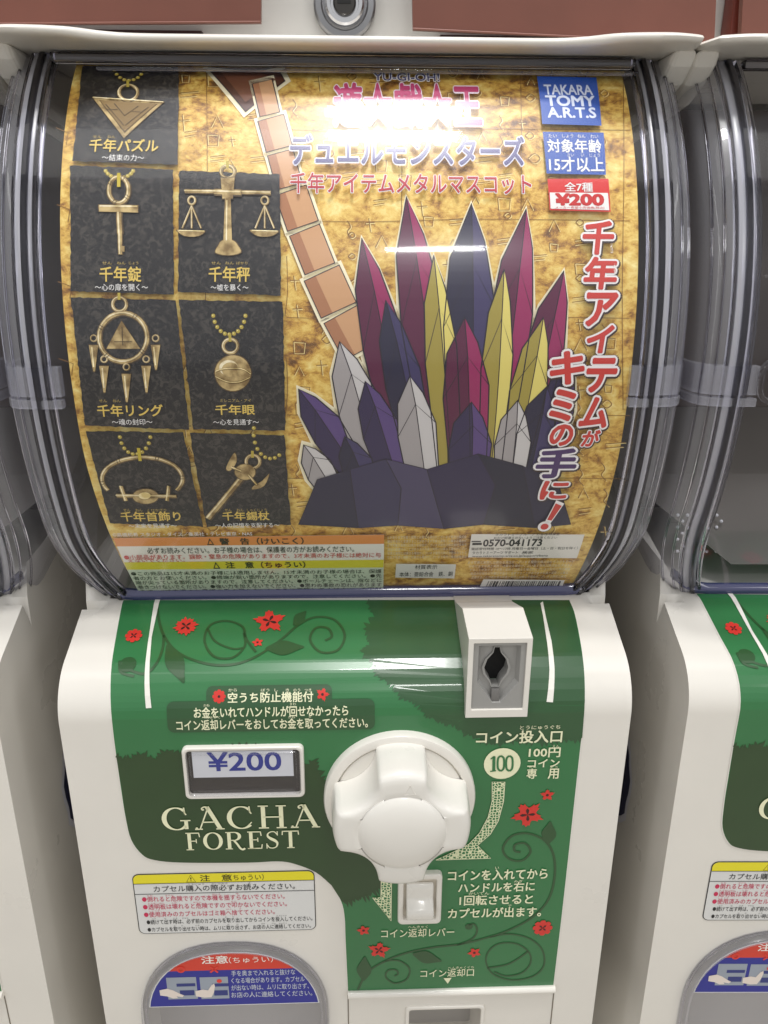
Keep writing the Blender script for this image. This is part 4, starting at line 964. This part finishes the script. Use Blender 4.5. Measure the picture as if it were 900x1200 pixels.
def chain(cx, cy, r, ry, a0=20, a1=160, n_=9, flip=1):
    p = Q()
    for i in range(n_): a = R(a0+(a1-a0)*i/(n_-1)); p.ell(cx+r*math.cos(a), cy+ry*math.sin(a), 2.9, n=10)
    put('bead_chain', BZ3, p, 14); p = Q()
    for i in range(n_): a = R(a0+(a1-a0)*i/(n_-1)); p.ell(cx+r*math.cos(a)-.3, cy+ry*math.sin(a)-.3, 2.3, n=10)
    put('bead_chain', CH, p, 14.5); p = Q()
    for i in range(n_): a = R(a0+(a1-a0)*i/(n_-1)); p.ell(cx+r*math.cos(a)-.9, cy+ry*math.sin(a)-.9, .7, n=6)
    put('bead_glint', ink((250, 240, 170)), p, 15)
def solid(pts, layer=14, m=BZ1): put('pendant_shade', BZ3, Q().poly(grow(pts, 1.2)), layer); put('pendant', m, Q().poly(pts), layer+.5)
def loop(cx, cy, r=7, ry=6.5): metal(circ(cx, cy, r, ry), 3.4, 15); put('chain_link', CH, Q().stroke([(cx-.5, cy-ry-5), (cx-.3, cy-ry+3)], 3.2), 16.5)
# 1 triangle
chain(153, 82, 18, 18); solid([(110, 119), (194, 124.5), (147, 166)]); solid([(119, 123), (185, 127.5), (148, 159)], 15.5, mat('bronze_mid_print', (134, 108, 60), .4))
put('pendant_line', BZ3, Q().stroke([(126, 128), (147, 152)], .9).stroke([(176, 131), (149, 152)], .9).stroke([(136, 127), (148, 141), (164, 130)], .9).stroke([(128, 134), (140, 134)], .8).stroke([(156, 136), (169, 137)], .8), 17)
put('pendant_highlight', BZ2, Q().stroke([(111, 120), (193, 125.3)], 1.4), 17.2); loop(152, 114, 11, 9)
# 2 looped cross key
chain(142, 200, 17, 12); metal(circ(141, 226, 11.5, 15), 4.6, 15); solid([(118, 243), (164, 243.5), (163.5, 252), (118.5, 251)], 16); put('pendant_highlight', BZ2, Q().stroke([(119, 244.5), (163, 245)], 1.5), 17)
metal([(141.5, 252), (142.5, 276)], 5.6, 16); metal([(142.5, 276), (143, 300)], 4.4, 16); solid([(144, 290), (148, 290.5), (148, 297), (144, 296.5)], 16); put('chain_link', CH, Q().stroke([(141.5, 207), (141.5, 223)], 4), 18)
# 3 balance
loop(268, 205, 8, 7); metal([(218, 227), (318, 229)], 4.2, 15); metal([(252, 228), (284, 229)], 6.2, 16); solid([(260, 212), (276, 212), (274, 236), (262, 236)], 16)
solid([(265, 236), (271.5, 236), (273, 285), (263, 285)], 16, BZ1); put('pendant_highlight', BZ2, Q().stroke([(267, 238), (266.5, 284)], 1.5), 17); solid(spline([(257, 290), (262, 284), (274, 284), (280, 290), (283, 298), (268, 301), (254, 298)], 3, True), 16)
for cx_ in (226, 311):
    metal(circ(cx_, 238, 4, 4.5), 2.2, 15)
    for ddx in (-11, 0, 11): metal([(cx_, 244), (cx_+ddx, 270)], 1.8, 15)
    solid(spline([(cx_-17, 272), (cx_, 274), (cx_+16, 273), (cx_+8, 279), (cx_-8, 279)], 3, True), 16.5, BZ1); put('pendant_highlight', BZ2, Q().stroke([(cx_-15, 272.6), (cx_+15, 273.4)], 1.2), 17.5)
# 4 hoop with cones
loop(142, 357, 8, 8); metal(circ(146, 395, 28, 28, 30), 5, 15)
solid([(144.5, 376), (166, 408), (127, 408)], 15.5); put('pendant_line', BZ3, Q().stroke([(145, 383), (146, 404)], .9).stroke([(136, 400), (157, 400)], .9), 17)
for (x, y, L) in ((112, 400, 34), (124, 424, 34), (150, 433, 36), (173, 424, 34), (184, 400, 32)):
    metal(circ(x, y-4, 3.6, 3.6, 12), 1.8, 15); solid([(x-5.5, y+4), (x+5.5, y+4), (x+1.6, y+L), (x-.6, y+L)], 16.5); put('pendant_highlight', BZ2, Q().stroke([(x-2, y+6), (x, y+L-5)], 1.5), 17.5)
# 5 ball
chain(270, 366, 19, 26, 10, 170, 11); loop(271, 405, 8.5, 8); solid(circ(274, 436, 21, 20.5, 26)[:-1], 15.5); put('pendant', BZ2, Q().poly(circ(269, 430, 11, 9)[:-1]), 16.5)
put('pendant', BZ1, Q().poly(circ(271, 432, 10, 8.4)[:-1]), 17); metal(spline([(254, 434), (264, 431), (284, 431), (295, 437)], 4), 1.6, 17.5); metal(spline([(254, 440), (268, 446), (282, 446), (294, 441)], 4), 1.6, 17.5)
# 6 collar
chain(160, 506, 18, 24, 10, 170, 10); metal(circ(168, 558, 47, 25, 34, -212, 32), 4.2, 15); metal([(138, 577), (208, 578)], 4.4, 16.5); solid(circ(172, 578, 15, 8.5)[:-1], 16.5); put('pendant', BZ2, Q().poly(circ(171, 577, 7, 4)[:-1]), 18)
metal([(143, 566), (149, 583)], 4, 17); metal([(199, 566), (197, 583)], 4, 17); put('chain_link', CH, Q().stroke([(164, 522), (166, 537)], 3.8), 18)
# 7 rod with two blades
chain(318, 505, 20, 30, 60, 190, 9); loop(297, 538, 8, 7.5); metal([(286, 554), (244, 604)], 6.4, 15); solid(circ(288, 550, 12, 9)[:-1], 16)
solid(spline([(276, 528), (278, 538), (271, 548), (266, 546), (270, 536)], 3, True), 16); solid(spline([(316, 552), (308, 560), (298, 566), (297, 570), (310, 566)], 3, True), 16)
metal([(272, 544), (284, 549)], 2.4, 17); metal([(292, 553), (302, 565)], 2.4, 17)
# ---- captions
GT = ink((226, 196, 96)); WT = ink((236, 234, 226))
p = Q(); sh = .0
for s_, b_ in (('千年パズル', (107, 167.5, 187, 182)), ('千年錠', (119, 314, 167, 331)), ('千年秤', (246, 314, 293.5, 331)), ('千年リング', (116, 472.5, 192, 486)), ('千年眼', (253.5, 472.5, 299, 484)), ('千年首飾り', (143, 596, 212.5, 607)), ('千年錫杖', (261.6, 596, 316, 606))): p.text(s_, *b_, .022, shear=.03)
put('caption_lettering', GT, p, 15, 0)
p = Q()
for s_, x0_, x1_, y_ in (('せん', 111, 121, 163), ('ねん', 128, 137, 163), ('せん', 122, 133, 308), ('ねん', 139, 149, 308), ('じょう', 153, 164, 308), ('せん', 249, 260, 308), ('ねん', 265, 275, 308), ('ばかり', 278, 291, 308),
                      ('せん', 118, 127, 466.3), ('ねん', 134, 143, 466.3), ('ミレニアム・アイ', 259, 295, 466), ('せん', 146, 154, 592.5), ('ねん', 160, 168, 592.5), ('くびかざり', 174, 196, 592.5), ('せん', 264, 272, 592.5), ('ねん', 278, 286, 592.5), ('しゃくじょう', 290, 313, 592.5)): p.text(s_, x0_, y_, x1_, y_+3.4)
put('caption_lettering', ink((190, 166, 90)), p, 15, 0)
p = Q()
for s_, b_ in (('～結束の力～', (121.6, 185, 170.5, 192.5)), ('～心の扉を開く～', (113.5, 333.5, 175, 341.5)), ('～嘘を暴く～', (248, 334, 292, 341.5)), ('～魂の封印～', (133, 489, 180, 496)), ('～心を見通す～', (251, 489.5, 304, 496)), ('～未来を見通す～', (152, 609.8, 208, 615)), ('～人の記憶を支配する～', (253, 609, 328, 614.5))): p.text(s_, *b_, .008)
p.text('©高橋和希 スタジオ・ダイス／集英社・テレビ東京・NAS', 133, 619.8, 296, 624.6)
put('caption_lettering', WT, p, 15, 0)
# ---- title
def outlined(s_, b_, fill, halo_m, bold=.02, hal=.06, layer=15, shear=0, name='title_lettering'):
    put(name, halo_m, Q().text(s_, *b_, hal, shear=shear, res=3), layer, .004); put(name, fill, Q().text(s_, *b_, bold, shear=shear, res=3), layer+1, .004)
outlined('YU-GI-OH!', (438, 92, 514, 100.5), ink((70, 70, 110)), WT, .01, .06)
outlined('遊☆戯☆王', (392, 104, 562, 152), ink((190, 60, 110)), ink((236, 220, 226)), .03, .06)
outlined('デュエルモンスターズ', (341, 164, 613, 197), ink((84, 80, 128)), ink((226, 226, 236)), .022, .062)
outlined('千年アイテムメタルマスコット', (341, 207, 621, 230), ink((186, 52, 60)), ink((246, 238, 236)), .012, .05)
# ---- corner boxes
BB = ink((40, 84, 168)); put('logo_box', BB, Q().poly([(628, 95), (697, 96.5), (703, 152), (634, 150)]), 15)
LT = ink((214, 222, 236)); p = Q(); p.text('TAKARA', 636.5, 105.5, 692, 116.5, .026, res=3); p.text('TOMY', 638.5, 118, 695, 129.5, .034, res=3); p.text('A.R.T.S', 640.5, 131.5, 696, 143, .030, res=3); put('logo_lettering', LT, p, 16, 0)
put('age_box', BB, Q().poly([(634.5, 159), (705.5, 160), (708, 208.5), (639, 207)]), 15)
p = Q(); p.text('対象年齢', 640, 168, 702.5, 183, .022, res=3); p.text('15才以上', 642, 188.5, 705.5, 205, .022, res=3)
for s_, x0_, x1_, y_ in (('たい', 641, 651, 162), ('しょう', 657, 670, 162), ('ねん', 675, 684, 162.3), ('れい', 690, 699, 162.6), ('さい', 663, 671, 184), ('い', 679, 682.5, 184), ('じょう', 689, 701, 184.3)): p.text(s_, x0_, y_, x1_, y_+4)
put('age_lettering', WT, p, 16, 0)
put('price_box', ink((214, 50, 46)), Q().poly([(640, 213), (711, 213), (713.5, 251), (642.5, 249)]), 15); put('price_box_ground', WT, Q().poly([(642.5, 229), (710.2, 229.5), (711.8, 249.3), (643.6, 247.4)]), 16)
put('price_box_lettering', WT, Q().text('全7種', 660, 217.5, 692.5, 228, .02), 17, 0); put('price_box_lettering', ink((200, 44, 42)), Q().text('¥200', 650, 230.8, 704.5, 243.5, .05, res=3).text('メーカー希望小売価格(税込)', 649, 245, 706, 248.2), 17, 0)
# ---- vertical slogan
RS = ink((204, 58, 48)); DKS = ink((60, 42, 34)); PS = ink((72, 44, 96))
for ch, b_ in (('千', (682, 263, 716, 299)), ('年', (684, 304, 720, 339)), ('ア', (685, 345, 719, 381)), ('イ', (687, 382, 715, 412)), ('テ', (686, 420, 719, 457)), ('ム', (680, 465, 711, 498)), ('が', (681, 502, 700, 520)),
               ('キ', (645, 412, 682, 448)), ('ミ', (645, 456, 670, 490)), ('の', (644, 496, 669, 519)), ('手', (629, 524, 673, 556)), ('に', (634, 561, 663, 581))):
    put('slogan_lettering', DKS, Q().text(ch, b_[0]+.8, b_[1]+1, b_[2]+.8, b_[3]+1, .125, shear=.1, res=3), 15, .004); put('slogan_lettering', ink((246, 242, 236)), Q().text(ch, *b_, .095, shear=.1, res=3), 16, .004)
    put('slogan_lettering', PS if ch == '手' else RS, Q().text(ch, *b_, .038, shear=.1, res=3), 17, .004)
ex = [(650, 586), (657, 589), (645, 606), (640, 605)]
for m_, k, ly in ((DKS, 5, 15), (ink((246, 242, 236)), 4, 16), (RS, 0, 17)): put('slogan_lettering', m_, Q().poly(grow(ex, k)).ell(637, 613, 4.6+k*.8), ly)
put('slogan_lettering', ink((246, 242, 236)), Q().text('せん', 713, 287, 716, 299).text('ねん', 717, 310, 720, 322), 18, 0)
# ---- warning block
put('warning_block', ink((232, 228, 214)), Q().poly([(134, 627), (450, 623), (449, 691), (164, 690)]), 13); put('warning_heading', ink((222, 142, 74)), Q().poly([(134, 627), (450, 623), (450, 633.5), (137.5, 636.5)]), 14)
put('warning_heading', ink((216, 206, 52)), Q().poly([(146.5, 655), (449.5, 652), (449.3, 661), (150, 663.5)]), 14); put('warning_ground', ink((202, 212, 186)), Q().poly([(150, 663.5), (449.3, 661), (449, 691), (164, 690)]), 14)
p = Q(); p.text('警　告（けいこく）', 258, 626.3, 356, 634, .02); p.text('注　意（ちゅうい）', 265, 654, 358, 661.3, .02); p.text('△', 243, 627, 251, 634.5, .01); p.text('△', 250, 654.5, 258, 662, .01)
p.text('必ずお読みください。お子様の場合は、保護者の方がお読みください。', 173, 636.8, 415, 643.8, .004)
for i, s_ in enumerate(('●この商品は15才未満のお子様には適用しません。15才未満のお子様の場合は、保護', '者の方とお使いください。●縁端が鋭い箇所がありますので、注意してください。●先', '端が尖っている箇所がありますので、注意してください。●ボールチェーンは、指などに', '巻きつけないでください。●強い力を加えないでください。●思わぬ事故の恐れがあります', 'ので、3才未満のお子様の手の届かないところに保管してください。●直射')): p.text(s_, 154+i*2.6, 664.2+i*5.2, 447, 668.8+i*5.2)
put('warning_lettering', ink((52, 46, 38)), p, 15.5, 0)
p = Q(); p.text('●小部品があります。誤飲・窒息の危険がありますので、3才未満のお子様には絶対に与', 146, 644.8, 446, 650.4, .004); p.text('えないでください。', 151, 650.6, 217, 654.6)
put('warning_lettering', ink((196, 62, 60)), p, 15.5, 0)
# ---- small print, right
put('contact_box', ink((226, 222, 208)), Q().poly([(552, 622.5), (684, 623), (675, 650.5), (548, 649.5)]), 13)
p = Q(); p.text('0570-041173', 566, 628.6, 634, 636.2, .03, res=3); p.text('タカラトミーグループ お客様相談室', 580, 620.8, 655, 624); p.text('おかけ間違えのないようご注意ください', 578, 625, 652, 628)
p.text('電話受付時間 10～17時 月曜日～金曜日（土・日・祝日を除く）', 552, 637.4, 676, 640.6); p.text('タカラトミーアーツ サポート', 553, 642, 606, 645.4); p.text('検索', 611, 642, 624, 645.4); p.text('www.takaratomy-arts.co.jp/support/bene', 553, 646.4, 641, 649.4)
p.rect(552, 630.2, 563, 631.4); p.rect(553, 632.4, 564, 635); put('contact_lettering', ink((48, 44, 42)), p, 14, 0)
put('material_box', ink((222, 220, 208)), Q().poly([(464, 657), (534, 657.5), (532, 674), (463, 673)]), 13); put('material_lettering', BLACK, Q().text('材質表示', 486, 658, 512, 663).text('本体：亜鉛合金　鉄、銅', 468, 666, 530, 671.5), 14, 0)
p = Q(); rnd = random.Random(5)
kan = '商品の仕様及び外観は予告なく変更することがあります写真と実際とは異なる場合がございます発売元株式会社タカラトミーアーツ東京都葛飾区青戸'
for i in range(6):
    o_ = rnd.randint(0, 25); p.text(kan[o_:o_+30], 454, 624+i*4.6, 546, 627.6+i*4.6)
for i in range(5):
    o_ = rnd.randint(0, 25); p.text(kan[o_:o_+34], 548+i, 653+i*4.3, 672-i*2.4, 656.4+i*4.3)
put('small_print', ink((216, 206, 180)), p, 14, 0)
put('barcode_box', ink((224, 222, 212)), Q().poly([(566, 675), (661, 676), (656, 689), (560, 687)]), 13)
p = Q(); x = 571.0
while x < 654:
    wq = rnd.choice([.8, .8, 1.4, 2.2]); p.poly([(x+1, 677), (x+wq+1, 677), (x+wq-3, 685.5), (x-3, 685.5)]); x += wq+rnd.choice([.9, 1.4, 2.0])
put('barcode', BLACK, p, 14)

# =================================================================== above: upper unit, boards, lock
UP = empty('upper_unit', (0, .09, CZ+.10)); tag(UP, 'pale grey upper cabinet with a round silver lock above the middle machine', 'cabinet')
def up_at(px, py, y):
    D = cF+(px-450)/FPX*cR-(py-600)/FPX*cU; t = (y-CAM[1])/D[1]; return CAM+t*D
def rel(o): o.matrix_parent_inverse = Matrix.Translation(-Vector(UP.location)); return o
rel(box('cabinet_body', -.50, .50, .088, .30, CZ+.0878, CZ+.34, mat('pale_grey_paint', (206, 204, 200), .4, noise=.02), UP, .002))
c = up_at(404, 8, .088)
LK = empty('lock'); LK.parent = UP; rel(LK)
def ldisc(name, rads, m):
    n_ = 40; rings = [[(c[0]+r_*math.cos(2*math.pi*i/n_), y, c[2]+r_*math.sin(2*math.pi*i/n_)) for i in range(n_)] for r_, y in rads]; V, F = loft(rings, True, False, True); return mesh(name, V, F, m, LK, True)
ldisc('lock_plate', [(.0150, .089), (.0150, .0835), (.0140, .0825), (.0115, .0822), (.0108, .0830), (.0100, .0832)], mat('satin_steel', (150, 150, 152), .28, metal=.9))
ldisc('lock_ring', [(.0095, .0850), (.0095, .0805), (.0085, .0795), (.0070, .0795), (.0066, .0815), (.0060, .0815)], mat('bright_steel', (210, 210, 212), .18, metal=1))
ldisc('lock_core', [(.0055, .084), (.0055, .0800), (.0048, .0792)], mat('dark_steel', (70, 68, 66), .3, metal=.8))
box('keyhole', c[0]-.0034, c[0]+.0030, .0788, .0795, c[2]-.0006, c[2]+.0007, mat('black_void', (6, 6, 6), .7), LK, 0)
BRN = mat('brown_board_paint', (112, 64, 50), .45, noise=.05, nscale=50, bump=.03); BRE = mat('brown_board_edge', (128, 84, 72), .5)
def board(corners, y, lab):
    P = [up_at(px, py, y) for px, py in corners]; V = [tuple(p_) for p_ in P]+[(p_[0], p_[1]+.004, p_[2]) for p_ in P]
    o = mesh('brown_board', V, [(0, 1, 2, 3), (7, 6, 5, 4), (0, 4, 5, 1), (1, 5, 6, 2), (2, 6, 7, 3), (3, 7, 4, 0)], BRN); tag(o, lab, 'board', 'brown boards hung on the upper cabinet')
    for i, j in ((3, 2),):
        a, b2 = Vector(V[i]), Vector(V[j]); tube('board_edge', [a+Vector((0, -.0002, 0)), b2+Vector((0, -.0002, 0))], .0005, BRE, o, 6)
board([(-60, -60), (306, -60), (305.5, 26), (-60, 28)], .066, 'long brown board to the left of the silver lock')
board([(482, -60), (842, -60), (837, 51), (484, 34)], .066, 'brown board to the right of the silver lock above the poster')
board([(874, -60), (990, -60), (990, 54), (868, 52)], .066, 'brown board above the drum of the right machine')
box('dark_slot', -.135, -.068, .0830, .0885, CZ+.0878, CZ+.0925, mat('maroon_slot', (44, 16, 14), .5), UP, 0).matrix_parent_inverse = Matrix.Translation(-Vector(UP.location))
box('dark_slot', .048, .105, .0830, .0885, CZ+.0878, CZ+.0920, mat('maroon_slot', (44, 16, 14), .5), UP, 0).matrix_parent_inverse = Matrix.Translation(-Vector(UP.location))
xa_, xb_ = up_at(834, 20, .10)[0], up_at(874, 20, .10)[0]
rel(box('red_brown_side', xa_, xb_, .0750, .087, CZ+.0850, CZ+.34, mat('red_brown_paint', (112, 44, 30), .45), UP, .001))

# =================================================================== setting
o = box('back_wall', -2.2, 2.2, .34, .36, 0, 2.6, mat('gap_shade_wall', (58, 50, 46), .6, noise=.08), None, 0); tag(o, kind='structure')  # dark tone stands in for the shade between the drums
o = box('floor', -2.5, 2.5, -3, .34, -.02, .0, mat('shop_floor', (186, 180, 170), .35, noise=.04, nscale=6), None, 0); tag(o, kind='structure')
bpy.data.objects.remove(_to)
